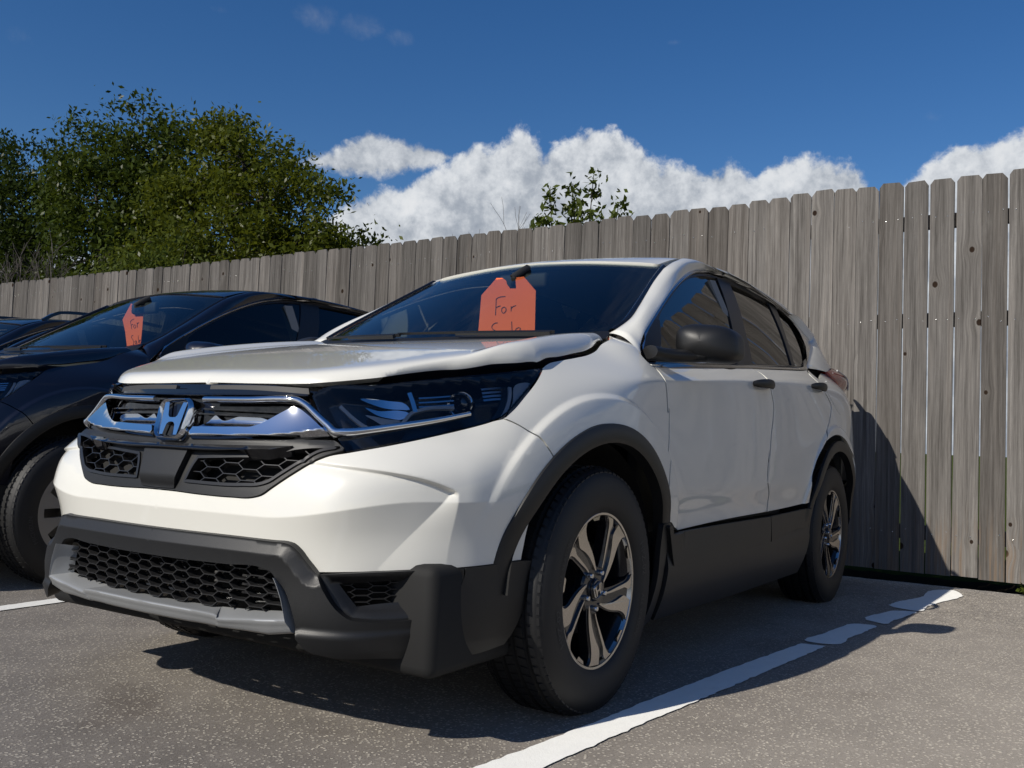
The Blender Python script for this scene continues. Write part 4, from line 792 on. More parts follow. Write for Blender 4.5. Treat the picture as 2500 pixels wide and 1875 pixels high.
def wheel(parent, x, yface, s, style, words=()):
    """s = +1 left, -1 right; yface = outer rim flange"""
    w = empty('wheel', (x, 0, 0), parent); cz = .357; yo = yface
    f = lambda y: s*(yo+y)                         # y measured outwards from the flange
    # tyre: flange plane sits .1 outside the tyre centre
    prof = [(s*(yo-.100)+s*(-y), r) for y, r in TYREF]; prof = [(y, min(r, .3690)) for y, r in prof]
    ty = lathe('tyre', prof, M['tyre'], w, (0, 0, cz), 120, 30, xf=False)
    for v in ty.data.vertices:                     # flat spot on the ground
        if v.co.z < .003: v.co.z = .003
    # tread blocks cut across the shoulder ribs
    V, F = [], []
    for i in range(76):
        for rib in ((-.1015, .3525, -.072, .3678), (.1015, .3525, .072, .3678), (-.055, .3684, -.030, .3692), (.055, .3684, .030, .3692), (-.0125, .3692, .0125, .3692)):
            a0, a1 = 2*math.pi*(i+.08)/76, 2*math.pi*(i+.80)/76; k = len(V); sk = .022 if rib[0]*rib[2] > 0 and abs(rib[0]) > .06 else .012
            for (y, r, da) in ((rib[0], rib[1], 0), (rib[2], rib[3], sk)):
                for a in (a0+da, a1+da):
                    for rr in (r-.004, r+.0035): V.append((rr*math.cos(a), s*(yo-.100)+y, cz+rr*math.sin(a)))
            F += [(k, k+1, k+3, k+2), (k+4, k+6, k+7, k+5), (k+1, k+5, k+7, k+3), (k, k+4, k+5, k+1), (k+2, k+3, k+7, k+6)]
    V = [(a, b, max(c, .0015)) for a, b, c in V]
    mesh('tread', V, F, M['tyre'], w, smooth=False, xf=False)
    # raised lettering and side-wall rings
    LV, LF = [], []
    for txt, size, r0, mid in words:
        tv, tf = text_mesh(txt, size); wd = tv[:, 0].max(); k = len(LV)
        for a, b, _ in tv:
            r = r0+b; ph = math.radians(mid)-(a-wd/2)/r0*1.0
            yy = np.interp(r, [.24, .262, .29, .318, .338], [.008, .0155, .0175, .015, .009])+.0016
            px_, pz_ = -math.cos(ph)*r, math.sin(ph)*r
            LV.append((px_ if s > 0 else -px_, f(yy), cz+pz_))
        LF += [tuple(i+k for i in q) for q in tf]
    if LV: mesh('lettering', LV, LF, M['tyremark'], w, smooth=False, xf=False)
    # rim barrel and flange
    lathe('rim', [(f(-.19), .214), (f(-.17), .205), (f(-.06), .203), (f(-.030), .210), (f(-.014), .219), (f(-.006), .224), (f(0), .2255), (f(.001), .232), (f(-.002), .237), (f(-.010), .238), (f(-.016), .230)], M['alloyrim'] if style == 'alloy' else M['silverwheel'], w, (0, 0, cz), 96, 25, xf=False)
    lathe('barrel', [(f(-.185), .203), (f(-.05), .200), (f(-.022), .207), (f(-.012), .217)], M['alloydark'] if style == 'alloy' else M['silverwheel'], w, (0, 0, cz), 72, 40, xf=False)
    lathe('brake_disc', [(f(-.125), .02), (f(-.125), .150), (f(-.150), .150), (f(-.150), .02)], M['steel'], w, (0, 0, cz), 48, 30, xf=False)
    rbox('brake_calliper', (-.155 if s > 0 else -.155, min(f(-.165), f(-.095)), cz-.065), (-.085, max(f(-.165), f(-.095)), cz+.075), M['black_int'], w, r=.012, seg=2, xf=False)
    lathe('backing', [(f(-.17), .0), (f(-.17), .20)], M['dark'], w, (0, 0, cz), 32, xf=False)
    nrm = np.array((0, s, 0.))
    def at(y): return (lambda o: np.array(((o[0] if s > 0 else -o[0]), f(y), cz+o[1])))
    def dish(y0, y1, r0=.06, r1=.225): return lambda o: np.array(((o[0] if s > 0 else -o[0]), f(y0+(y1-y0)*min(1, max(0, (math.hypot(*o)-r0)/(r1-r0)))), cz+o[1]))
    if style == 'alloy':
        for k in range(5):
            d = 72*k
            rot = lambda pts: [(r, a+d) for r, a in pts]
            A = fill_strip(rot([(.056, 230), (.080, 240.5), (.125, 252), (.168, 259.5), (.205, 260.5), (.2245, 257)]), rot([(.058, 238), (.084, 252), (.112, 260.5), (.150, 270), (.180, 276.2), (.203, 275.2), (.2235, 273.5)]))
            B = fill_strip(rot([(.072, 271.5), (.120, 279), (.165, 283.2), (.185, 284.2), (.207, 282.6), (.2235, 285)]), rot([(.074, 275.5), (.124, 283.5), (.165, 287), (.195, 288.8), (.213, 291), (.2235, 294.5)]))
            G = fill_strip(rot([(.046, 214), (.080, 238), (.168, 257.5), (.205, 258.5), (.223, 255)]), rot([(.046, 286), (.080, 285), (.165, 289.5), (.195, 291), (.223, 296.5)]))
            extrude2d('spoke', G, dish(-.022, -.0085), .030, M['alloydark'], w, nrm, xf=False)
            extrude2d('spoke_face', A, dish(-.015, -.002), .007, M['alloy'], w, nrm, xf=False); extrude2d('spoke_face', B, dish(-.015, -.002), .007, M['alloy'], w, nrm, xf=False)
            T = fill_strip(rot([(.2235, 236), (.211, 237.5)]), rot([(.2235, 248), (.214, 246.5)]), 4); extrude2d('rim_tab', T, dish(-.008, -.002), .006, M['alloy'], w, nrm, xf=False)
            a = math.radians(38+d+18); c = (-.057*math.cos(a), .057*math.sin(a))
            lathe('lug_nut', [(f(-.030), .0095), (f(-.012), .0095), (f(-.006), .0065), (f(-.006), 0)], M['nut'], w, (c[0]*s, 0, cz+c[1]), 12, 30, xf=False)
        lathe('hub', [(f(-.045), .078), (f(-.026), .076), (f(-.020), .068), (f(-.019), .036), (f(-.016), .034)], M['alloydark'], w, (0, 0, cz), 48, 30, xf=False)
        lathe('centre_cap', [(f(-.020), .035), (f(-.011), .033), (f(-.008), .030), (f(-.007), .0)], M['gloss'], w, (0, 0, cz), 40, 30, xf=False)
        ha = math.radians(-20)
        def hp(o): c_, s_ = math.cos(ha), math.sin(ha); q = (o[0]*c_-o[1]*s_, o[0]*s_+o[1]*c_); return np.array(((q[0] if s > 0 else -q[0]), f(-.0045), cz+q[1]))
        emblem_h(w, hp, nrm, .052, .044, M['alloy'], False)
    else:
        for k in range(10):
            d = 36*k
            S_ = fill_strip([(.050, 262+d), (.10, 263+d), (.17, 259.5+d), (.222, 257+d)], [(.050, 278+d), (.10, 277+d), (.17, 280.5+d), (.222, 283+d)], 9)
            extrude2d('spoke', S_, dish(-.012, -.004), .022, M['silverwheel'], w, nrm, xf=False)
        lathe('hub', [(f(-.04), .072), (f(-.014), .070), (f(-.008), .05), (f(-.006), 0)], M['silverwheel'], w, (0, 0, cz), 40, 30, xf=False)
        lathe('rim_lip', [(f(-.02), .198), (f(-.004), .200), (f(-.003), .226)], M['silverwheel'], w, (0, 0, cz), 72, 30, xf=False)
    return w
def emblem_h(parent, place, nrm, W_, H_, mat, deep=True):
    """square badge: rounded frame and a letter H with splayed uprights"""
    def rr(w, h, r, n=6, tp=1.0):
        o = []
        for cx, cy, a0 in ((w/2-r, h/2-r, 0), (-w/2+r, h/2-r, 90), (-w/2+r, -h/2+r, 180), (w/2-r, -h/2+r, 270)):
            for k in range(n+1):
                a = math.radians(a0+90*k/n); o.append((cx+r*math.cos(a), cy+r*math.sin(a)))
        return [(x*(1+(tp-1)*(.5-y/h)), y) for x, y in o]
    o1, o2 = rr(W_, H_, H_*.26, tp=.90), rr(W_*.80, H_*.80, H_*.20, tp=.90); n = len(o1); nrm = np.asarray(nrm, float); t = W_*.09
    V = [place(p) for p in o1]+[place(p)+nrm*t*.6 for p in [((a[0]*.5+b[0]*.5), (a[1]*.5+b[1]*.5)) for a, b in zip(o1, o2)]]+[place(p) for p in o2]+[place(p)-nrm*t*(3.2 if deep else .6) for p in o1]+[place(p)-nrm*t*(2 if deep else .5) for p in o2]
    F = []
    for i in range(n):
        j = (i+1) % n; F += [(i, j, n+j, n+i), (n+i, n+j, 2*n+j, 2*n+i), (3*n+i, 3*n+j, j, i), (2*n+i, 2*n+j, 4*n+j, 4*n+i)]
    mesh('badge_frame', V, F, mat, parent, sharp=50)
    w, h = W_*.74, H_*.76
    for sgn in (-1, 1):
        P = [(-.50, .5), (-.31, .5), (-.155, .02), (-.12, -.04), (0, -.055), (0, .075), (-.10, .09)]
        P = [(-.46, .5), (-.29, .5), (-.19, .10), (-.12, .035), (0, .03), (0, -.10), (-.10, -.115), (-.17, -.18), (-.225, -.5), (-.36, -.5)]
        O = [(sgn*-a*w*-1 if False else sgn*a*w, b*h) for a, b in P]
        extrude2d('badge_letter', O if sgn < 0 else O[::-1], lambda o: place(o)+nrm*t*.15, t*.9, mat, parent, nrm)
def build_suv(root, TR, S, C_, style, detail=True):
    XF[0] = np.array(S, float); XF[1] = 1; body = C_['body']; G = {}
    P = lambda name, ch, key, mat, parent=root, **k: panel(name, ch, TR[key] if isinstance(key, str) else key, mat, parent, **k)
    gap = .0022
    HO = subdiv(TR['HOOD'], .01, False)
    hoff = lambda q: -np.exp(-segdist(np.abs(q*[0, 1])+q*[1, 0], HO, False)/.016)*(.010+.024*sstep((q[:, 0]-.0)/.5))
    P('hood', 'hood', 'HOOD', body, half=1, gap=gap, res=.016, lip=.030, off=hoff, dense=lambda q: segdist(q, HO, False) < .05)
    fac = lambda q: (q[:, 0] > math.radians(22)) & (q[:, 0] < math.radians(66)) & (q[:, 1] < .78)
    thr = np.radians(np.linspace(0, 70, 120)); zl = np.linspace(.40, .66, 50); dg = np.degrees
    Rl = 57.2-1.2*sstep((.66-zl)/.2); Ll = Rl-.6-11*np.clip((.665-zl)/.22, 0, 1); ta = np.radians(np.linspace(27, 57, 70))
    aa = np.radians(np.linspace(8, 80, 90)); ax_ = WX[0]+.585*np.cos(aa); az_ = WZ+.585*np.sin(aa); arcF = np.stack([np.arctan2(side(ax_, az_), ax_-PX), az_], 1)
    P('front_bumper', 'front', 'BUMPER', body, half=0, gap=gap, res=.016, dense=fac, lip=.02,
      creases=[(np.stack([thr, .58+_crz(thr)], 1), .005), (np.stack([np.radians(Rl), zl], 1), .004), (np.stack([np.radians(Ll), zl], 1), .004), (np.stack([ta, _ztop(dg(ta))+.002], 1), .006), (arcF, .010)])
    # roof: front edge meets the windscreen
    ye = np.linspace(0, .575, 12); xe = [float(wind(np.array(y), WST(y)))-.006 for y in ye]
    rp = [(xe[0], 0, 1)]+[(x, y) for x, y in zip(xe[1:-1], ye[1:-1])]+[(xe[-1], .575, 1), (-1.6, .578), (-2.4, .578), (-3.0, .572, 1), (-3.20, .55), (-3.27, .3), (-3.29, 0, 1)]
    P('roof', 'roof', rp, body, half=1, res=.03, step=.03, lip=.02)
    ws = [(0, 1.165, 1), (.3, 1.172), (.6, 1.186), (.672, 1.192, 1)]+[tuple(q[:2]) for q in TR['WSEDGE'][1:-1]]+[(.588, 1.546, 1), (.43, float(WST(.43))), (.22, float(WST(.22))), (0, float(WST(0)), 1)]
    P('windscreen', 'wind', ws, M['screen'], half=0, res=.03, step=.02, lip=0, off=-.002)
    # dark frit band printed round the edge, seen as a ring just inside the glass
    wi = np.array([(0, 1.205), (.3, 1.21), (.58, 1.222), (.635, 1.235), (.620, 1.32), (.572, 1.45), (.548, 1.505), (.50, 1.525), (.3, 1.545), (.0, 1.552)])
    fr = [(0, 1.165, 1), (.3, 1.172), (.6, 1.186), (.672, 1.192, 1)]+[tuple(q[:2]) for q in TR['WSEDGE'][1:-1]]+[(.588, 1.546, 1), (.43, float(WST(.43))), (.22, float(WST(.22))), (0, float(WST(0)), 1)]+[(0, 1.545, 1), (.3, 1.539), (.50, 1.519), (.546, 1.500), (.575, 1.44), (.626, 1.30), (.648, 1.222), (.60, 1.200), (.3, 1.184), (0, 1.178, 1)]
    P('windscreen_border', 'wind', fr, M['gloss'], half=0, res=.03, step=.02, lip=0, off=-.0045)
    cw = [(0, 1.10, 1), (.3, 1.11), (.62, 1.13), (.70, 1.16, 1), (.685, 1.190), (.6, 1.180), (.3, 1.166), (0, 1.160, 1)]
    P('cowl', 'wind', cw, M['trim'], half=0, res=.03, off=.004, lip=.01)
    wiper(root, .52, -.12); wiper(root, -.10, -.62)
    for s in (1, -1):
        XF[1] = s
        arc = lambda i, r: np.stack([WX[i]+r*np.cos(np.radians(np.linspace(0, 180, 150))), WZ+r*np.sin(np.radians(np.linspace(0, 180, 150)))], 1)
        xz = np.linspace(-.08, -2.75, 240); crs = np.stack([xz, _zc(xz)], 1)
        P('fender', 'side', 'FENDER', body, gap=gap, creases=[(arc(0, .585), .010), (crs[:60], .006)], dense=lambda q: (q[:, 0] < -.1) & (q[:, 1] > .96) | (np.hypot(q[:, 0], q[:, 1]-WZ) < .63))
        df = P('front_door', 'side', 'DOORF', body, gap=gap, creases=[(crs, .005), (arc(0, 0.585), .010)])
        dr = P('rear_door', 'side', 'DOORR', body, gap=gap, creases=[(crs, .005), (arc(1, 0.575), .010)])
        qu = P('rear_quarter', 'side', 'QUARTER', body, gap=gap, creases=[(arc(1, .575), .010)])
        P('fuel_door', 'side', 'FUELDOOR', body, parent=qu, off=.0012, res=.03, lip=.006) if s > 0 else None
        # side windows
        P('window_frame', 'glass', 'DLO', M['pillarblack'], holes=[TR['WINF'], TR['WINR'], TR['WINQ']], off=-.003, res=.05, step=.02, lip=.012)
        for k, g_ in (('WINF', C_['glassf']), ('WINR', C_['glassr']), ('WINQ', C_['glassr'])): P('side_window', 'glass', k, g_, off=-.009, res=.06, step=.02, lip=0)
        # bright strip over the windows, and the white pillar / roof rail above it
        R1 = p3('glass', TR['RAIL1'], .006)[0]; RL = p3('side', TR['RL0'], .001)[0]
        DL = np.array([q[:2] for q in TR['DLO']]); dl = p3('glass', TR['DLO'][1:19], .004)[0]
        rail1 = crom(R1[1:], 5); dlo = resample(crom(dl, 5), len(rail1)); rr = rail1; out = np.array([0, .006, .002])
        loft('window_trim', [dlo-[0, .006, 0], dlo, (dlo+rr)/2+out, rr, rr-[0, .008, 0]], C_['strip'], root, sharp=50)
        W2 = p3('wind', TR['RAIL2'], .004)[0]
        rf = lambda x, y: (x, y, float(roof(x, y))+.004)
        C2 = [RL[1]]+list(W2)+[rf(-1.19, .607), rf(-1.35, .600)]+[rf(x, .598) for x in (R1[9, 0], R1[10, 0], R1[11, 0], R1[12, 0]-.03, R1[13, 0]-.10, R1[14, 0]-.20, R1[15, 0]-.28)]+[(-3.26, .610, 1.495), (-3.36, .655, 1.385), (-3.42, .70, 1.305), (-3.46, .735, 1.245)]
        A = np.concatenate([[RL[0]], R1]); C2 = np.array(C2)
        A = crom(A, 5); B = crom(C2, 5); d = B-A; n = np.cross(np.gradient(A, axis=0), d); n /= np.linalg.norm(n, axis=1)[:, None]+1e-9; n *= np.sign(n@np.array([.3, .6, .7]))[:, None]
        L = np.linalg.norm(d, axis=1)[:, None]; bl = np.minimum(.026, L*.18)
        loft('roof_rail', [A-[0, .012, 0], A, A+d*.2+n*bl*.62, A+d*.5+n*bl, A+d*.8+n*bl*.66, B, B-n*.012], body, root, m=3, sharp=70)
        # black strip between windscreen and pillar, and along the roof
        E1 = crom(p3('wind', TR['WSEDGE'], .001)[0], 5); E2 = resample(crom(W2, 6), len(E1))
        loft('pillar_strip', [E1, (E1+E2)/2+[.005, 0, .006], E2], M['gloss'], root, m=3)
        x_ = np.linspace(xe[-1]-.0, -3.2, 30); e1 = np.array([(x, .570, float(roof(x, .57))-.006) for x in x_]); e2 = np.array([(x, .602, float(roof(x, .602))-.004) for x in x_]); loft('roof_moulding', [e1, (e1+e2)/2-[0, 0, .004], e2], M['gloss'], root)
        # belt moulding
        xb = np.linspace(-.385, -2.88, 40); du = DL[[0]+list(range(len(DL)-1, 17, -1))]; du = du[np.argsort(du[:, 0])]; zb = np.interp(xb, du[:, 0], du[:, 1])
        up_ = np.stack([xb, glass(xb, zb)+.002, zb], 1); zl = zb-.021; lo_ = np.stack([xb, np.minimum(side(xb, zl)+.002, glass(xb, zl)+.05), zl], 1)
        loft('belt_moulding', [up_-[0, .02, 0], up_, up_*.75+lo_*.25+[0, .006, 0], up_*.3+lo_*.7+[0, .005, -.001], lo_, lo_-[0, .02, .002]], C_['belt'], root, sharp=40)
        # arch cladding, sill cladding
        for c, r0, r1, a0, a1 in ((WX[0], .443, .502, 5 if True else 0, 176), (WX[1], .440, .497, 3, 172)):
            th = np.radians(np.linspace(a0, a1, 60)); rings = []
            for r, o in ((r0, -.030), (r0+.002, .006), (r0+.012, .011), (r1-.012, .011), (r1, .007), (r1+.001, -.006)):
                x, z = c+r*np.cos(th), WZ+r*np.sin(th); rings.append(np.stack([x, side(x, z)+o, z], 1))
            loft('arch_cladding', rings, M['trim'], root, flip=True, sharp=50)
            th = np.radians(np.linspace(4, 186, 40)); rin = []
            for yy, rr_ in ((.855, .452), (.60, .452), (.58, .0)): rin.append(np.stack([c+rr_*np.cos(th), 0*th+yy, WZ+rr_*np.sin(th)], 1))
            loft('wheel_well', rin, M['dark'], root)
        def clad(name, pts, off, lip=.02, par=root): return panel(name, 'side', pts, M['trim'], par, off=off, res=.03, step=.02, lip=lip)
        so = lambda q: .006+.018*sstep((.47-q[:, 1])/.10)-.05*np.maximum(0, .30-q[:, 1])
        clad('sill_cladding', [(-.475, .535, 1), (-.46, .40), (-.44, .21, 1), (-1.3, .205), (-2.12, .21, 1), (-2.17, .40), (-2.158, .508, 1), (-1.56, .475), (-.9, .475), (-.50, .495, 1)], so)
        clad('door_cladding', [(-.425, .530, 1), (-.452, .530), (-.475, .497, 1), (-1.0, .500), (-1.555, .5015, 1), (-1.555, .435), (-1.55, .395, 1), (-1.0, .382), (-.50, .388, 1), (-.465, .46)], .026, par=df)
        clad('door_cladding', [(-1.562, .502, 1), (-1.9, .509), (-2.163, .518, 1), (-2.15, .47), (-1.9, .425), (-1.565, .396, 1)], .026, par=dr)
        sl = np.stack([np.linspace(-.46, -2.16, 20), 0*np.arange(20.)+.80, 0*np.arange(20.)+.2], 1)
        # front corner of the sill behind the wheel
        clad('mudguard', [(-.40, .535, 1), (-.458, .540, 1), (-.445, .40), (-.425, .21, 1), (-.36, .18, 1), (-.395, .35)], .014)
        # door handles
        for par, (xa, za), (xb_, zb_) in ((df, (-1.325, 1.072), (-1.545, 1.075)), (dr, (-2.235, 1.122), (-2.455, 1.12))):
            t = np.linspace(0, 1, 18); x = xa+(xb_-xa)*t; z = za+(zb_-za)*t+.004*np.sin(t*math.pi); o = .004+.036*np.sin(t*math.pi)**.6; p = np.stack([x, side(x, z)+o, z], 1)
            sweep('door_handle', p, [(.020*math.cos(a), .011*math.sin(a)) for a in np.linspace(0, 2*math.pi, 12, False)], C_['handle'], par, up=(0, 1, 0), scale=np.clip(np.sin(t*math.pi)**.16, .5, 1))
        # mirror
        mirror(root, C_, TR)
        # tail lamp
        tail(root)
        if detail: headlamp(root, TR, s)
        # fog bezel
        if detail:
            fo = lambda q: .006+.020*(1-np.clip(segdist(q*[.78, 1], subdiv(TR['FOG'], .012, True, (.78, 1))*[.78, 1])/.03, 0, 1)**.6)*1.0
            fb = panel('fog_bezel', 'frontb', TR['FOG'], M['trim'], root, off=lambda q: .004-.030*sstep(segdist(q*[.78, 1], FOGO)/.040), res=.012, holes=[TR['FOGHOLE']], lip=.02)
            panel('fog_backing', 'frontb', TR['FOGHOLE'], M['dark'], fb, off=-.075, res=.03, lip=0)
            hexmesh('fog_mesh', 'frontb', TR['FOGHOLE'], .052, .0165, .0018, .02, -.030, M['mesh'], fb)
    XF[1] = 1
    if detail: grille(root, TR); lower_front(root, TR)
    # underside, inner shell, tail end
    rbox('underbody', (-3.45, -.80, .20), (.70, .80, .48), M['dark'], root, r=.03)
    rbox('engine_bay', (-.30, -.60, .45), (.66, .60, .86), M['dark'], root, r=.05)
    hl = np.linspace(-.76, .76, 25); q = lambda x, z, h=.70: [np.array([x+.10*abs(y/.76)**3, y*h/.76, z]) for y in hl]
    loft('tailgate', [q(-3.30, 1.535, .56), q(-3.40, 1.38, .62), q(-3.50, 1.22, .70), q(-3.60, 1.05, .74), q(-3.64, .85, .74), q(-3.64, .62, .74), q(-3.62, .5, .74)], body, root, m=4)
    loft('rear_bumper', [q(-3.62, .62, .78), q(-3.66, .55, .80), q(-3.66, .42, .80), q(-3.58, .28, .78), q(-3.4, .24, .76)], M['trim'], root, m=3)
    loft('rear_window', [[np.array([x, y, z-.05*y*y]) for y in np.linspace(-.56, .56, 15)] for x, z in ((-3.275, 1.545), (-3.36, 1.40), (-3.45, 1.24))], C_['glassr'], root, m=3)
    interior(root, C_)
FOGO = None
def wiper(root, ya, yb):
    y = np.linspace(ya, yb, 14); uv = np.stack([y, 1.166+.006*np.linspace(0, 1, 14)+.010*(y/.6)**2], 1); P_, N_ = surf('wind', uv, .016)
    w = sweep('wiper', P_, [(-.006, -.012), (.006, -.012), (.004, .004), (-.004, .004)], M['trim'], root, ups=N_, scale=np.linspace(.7, .5, 14))
    Q, N2 = surf('wind', uv+[0, -.016], .020); sweep('wiper_arm', Q[:8], [(-.010, -.006), (.010, -.006), (.006, .010), (-.006, .010)], M['trim'], w, ups=N2[:8], scale=np.linspace(.9, .5, 8))
def mirror(root, C_, TR):
    y0, y1, z0, z1 = .872, 1.084, 1.098, 1.232; cy, cz = (y0+y1)/2, (z0+z1)/2
    def sec(k, x):
        o = []
        for a in np.linspace(0, 2*math.pi, 48, False):
            c, s_ = math.cos(a), math.sin(a); e = .62+.38*(1-k)**2; u = np.sign(c)*abs(c)**e; v = np.sign(s_)*abs(s_)**e
            yy = cy+(y1-y0)/2*u*k-.008*v*(u > 0)*k; zz = cz+(z1-z0)/2*v*k-.006*u*k
            o.append((x-.050*(u*k*.5+.5), yy, zz))
        o.append(o[0]); return np.array(o)
    T_ = np.linspace(.004, math.pi/2, 12)
    h = loft('door_mirror', [sec(math.sin(t), -.585+.072*math.cos(t)) for t in T_]+[sec(1.0, -.61), sec(.985, -.645), sec(.955, -.664), sec(.90, -.668)], C_['mirror'], root, m=1, sharp=80)
    loft('mirror_glass', [sec(.90, -.662), sec(.02, -.662)], M['chrome'], h)
    # arm: from the door skin to the housing
    arm = np.array([(-.415, .845, 1.118), (-.47, .868, 1.114), (-.53, .90, 1.114), (-.585, .935, 1.118), (-.60, .98, 1.122)])
    sweep('mirror_arm', crom(arm, 5), [(.040*math.cos(a), .024*math.sin(a)) for a in np.linspace(0, 2*math.pi, 16, False)], M['gloss'] if C_['mirror'] is not M['trim'] else C_['mirror'], h, up=(0, 0, 1), sharp=70)
    tri = [tuple(q[:2]) for q in TR['DLO'][:5]]; tri[0] += (1,); tri = tri+[tuple(TR['WINF'][0][:2])+(1,), tuple(TR['WINF'][-1][:2]), tuple(TR['WINF'][-2][:2])+(1,)]
    panel('mirror_base', 'glass', tri, M['trim'], h, off=.004, res=.03, lip=.01)
def tail(root):
    I = np.array([(-3.02, .773, 1.257), (-3.06, .792, 1.231), (-3.13, .805, 1.207), (-3.20, .800, 1.165), (-3.27, .790, 1.128)])
    O = np.array([(-3.20, .752, 1.290), (-3.545, .743, 1.272), (-3.575, .748, 1.228), (-3.575, .741, 1.188), (-3.56, .729, 1.148)])
    A, B = crom(I, 5), crom(O, 5); d = B-A; t = [0, .12, .35, .62, .85, 1.0]; n = np.array((-.1, 1, .1)); bl = np.array([-.25, .35, 1.0, 1.15, .75, 0])*.030
    w = np.sin(np.linspace(.25, math.pi-.25, len(A)))[:, None]
    tl = loft('tail_lamp', [A-[0, .05, 0]]+[A+d*k+n*b*w for k, b in zip(t, bl)]+[B-[0, .12, 0]], M['red'], root, m=3, sharp=60)
    c = crom(np.array([A[int(len(A)*f)]+(B-A)[int(len(A)*f)]*.55+n*.034 for f in (.08, .3, .55, .8)]), 5); tube('lamp_strip', c, .005, M['lampwhite'], tl, 6)
def headlamp(root, TR, s):
    L = TR['LAMP']; la = 'frontb'
    h = panel('headlight', la, L, M['lampblack'], root, off=lambda q: -.006-.070*sstep(segdist(q*[.78, 1], LAMPO)/.022), res=.009, lip=.0)
    panel('lens', la, L, M['lens'], h, off=.002, res=.02, lip=.008)
    Zr = lambda u, v: lampuv(u, v)
    def strip(name, uv, prof, mat, off, scale=None):
        c = subdiv([lampuv(*p) for p in uv], .01, False, (.78, 1)); P_, N_ = surf(la, c, off); return sweep(name, P_, prof, mat, h, ups=N_, scale=scale, sharp=50)
    ro = [(.0035*math.cos(a), .0035*math.sin(a)) for a in np.linspace(0, 2*math.pi, 8, False)]
    strip('light_blade', [(285, 385), (420, 500), (540, 572), (640, 582), (850, 540), (950, 440), (1060, 405), (1330, 388)], [(-.0045, 0), (.0045, 0), (.0045, .010), (-.0045, .010)], M['lampwhite'], -.030)
    # bowl reflector
    for pts in ([(475, 300), (600, 285), (760, 300), (905, 345), (940, 395), (860, 385), (640, 345)], [(520, 370), (640, 385), (860, 395), (930, 425), (880, 470), (760, 450), (640, 425)]):
        panel('reflector', la, [lampuv(*p) for p in pts], M['reflector'], h, off=lambda q: -.034-.012*np.cos((q[:, 0]-.80)*22), res=.010, lip=.0)
    panel('reflector_bowl', la, [lampuv(*p) for p in [(520, 430), (620, 440), (720, 460), (860, 480), (800, 525), (700, 520), (600, 470)]], M['lampwhite'], h, off=-.042, res=.02, lip=0)
    strip('divider', [(930, 260), (960, 340), (985, 430)], [(-.006, 0), (.006, 0), (.006, .016), (-.006, .016)], M['reflector'], -.036)
    for v in (300, 340, 378): strip('fin', [(1020, v), (1180, v-8), (1335, v-20)], [(-.0022, 0), (.0022, 0), (.0022, .010), (-.0022, .010)], M['satin'], -.036)
    for v in (200, 235, 268, 300): strip('fin', [(1575, v+10), (1650, v), (1740, v-6)], [(-.0035, 0), (.0035, 0), (.0035, .008), (-.0035, .008)], M['satin'], -.034)
    # projector
    c, n = surf(la, np.array([lampuv(1412, 342)]), -.036); c, n = c[0], n[0]; ax = np.array([.93, .30, .0]); ax /= np.linalg.norm(ax); e1 = np.cross(ax, [0, 0, 1]); e1 /= np.linalg.norm(e1); e2 = np.cross(e1, ax)
    def ringpts(r, d): return np.array([c+ax*d+e1*r*math.cos(a)+e2*r*math.sin(a) for a in np.linspace(0, 2*math.pi, 41)])
    loft('projector_ring', [ringpts(.037, .0), ringpts(.037, .022), ringpts(.0345, .026), ringpts(.029, .022), ringpts(.0255, .008)], M['satin'], h, sharp=35)
    loft('projector_lens', [ringpts(.0255, .010), ringpts(.020, .018), ringpts(.011, .0225), ringpts(.001, .024)], M['darkglass'], h, m=3)
    # outer side marker
    panel('side_marker', la, [lampuv(*p) for p in [(1862, 178), (2000, 162), (1940, 270), (1850, 390), (1742, 478), (1800, 350)]], M['lampwhite'], h, off=-.022, res=.02, lip=.004)
    strip('running_light', [(1815, 190), (1785, 300), (1735, 420), (1690, 500)], [(-.006, 0), (.006, 0), (.005, .006), (-.005, .006)], M['lampwhite'], -.030)
    strip('lamp_trim', [(1765, 190), (1735, 300), (1690, 420), (1640, 500)], [(-.009, 0), (.009, 0), (.008, .010), (-.008, .010)], M['lampblack'], -.034)
LAMPO = None
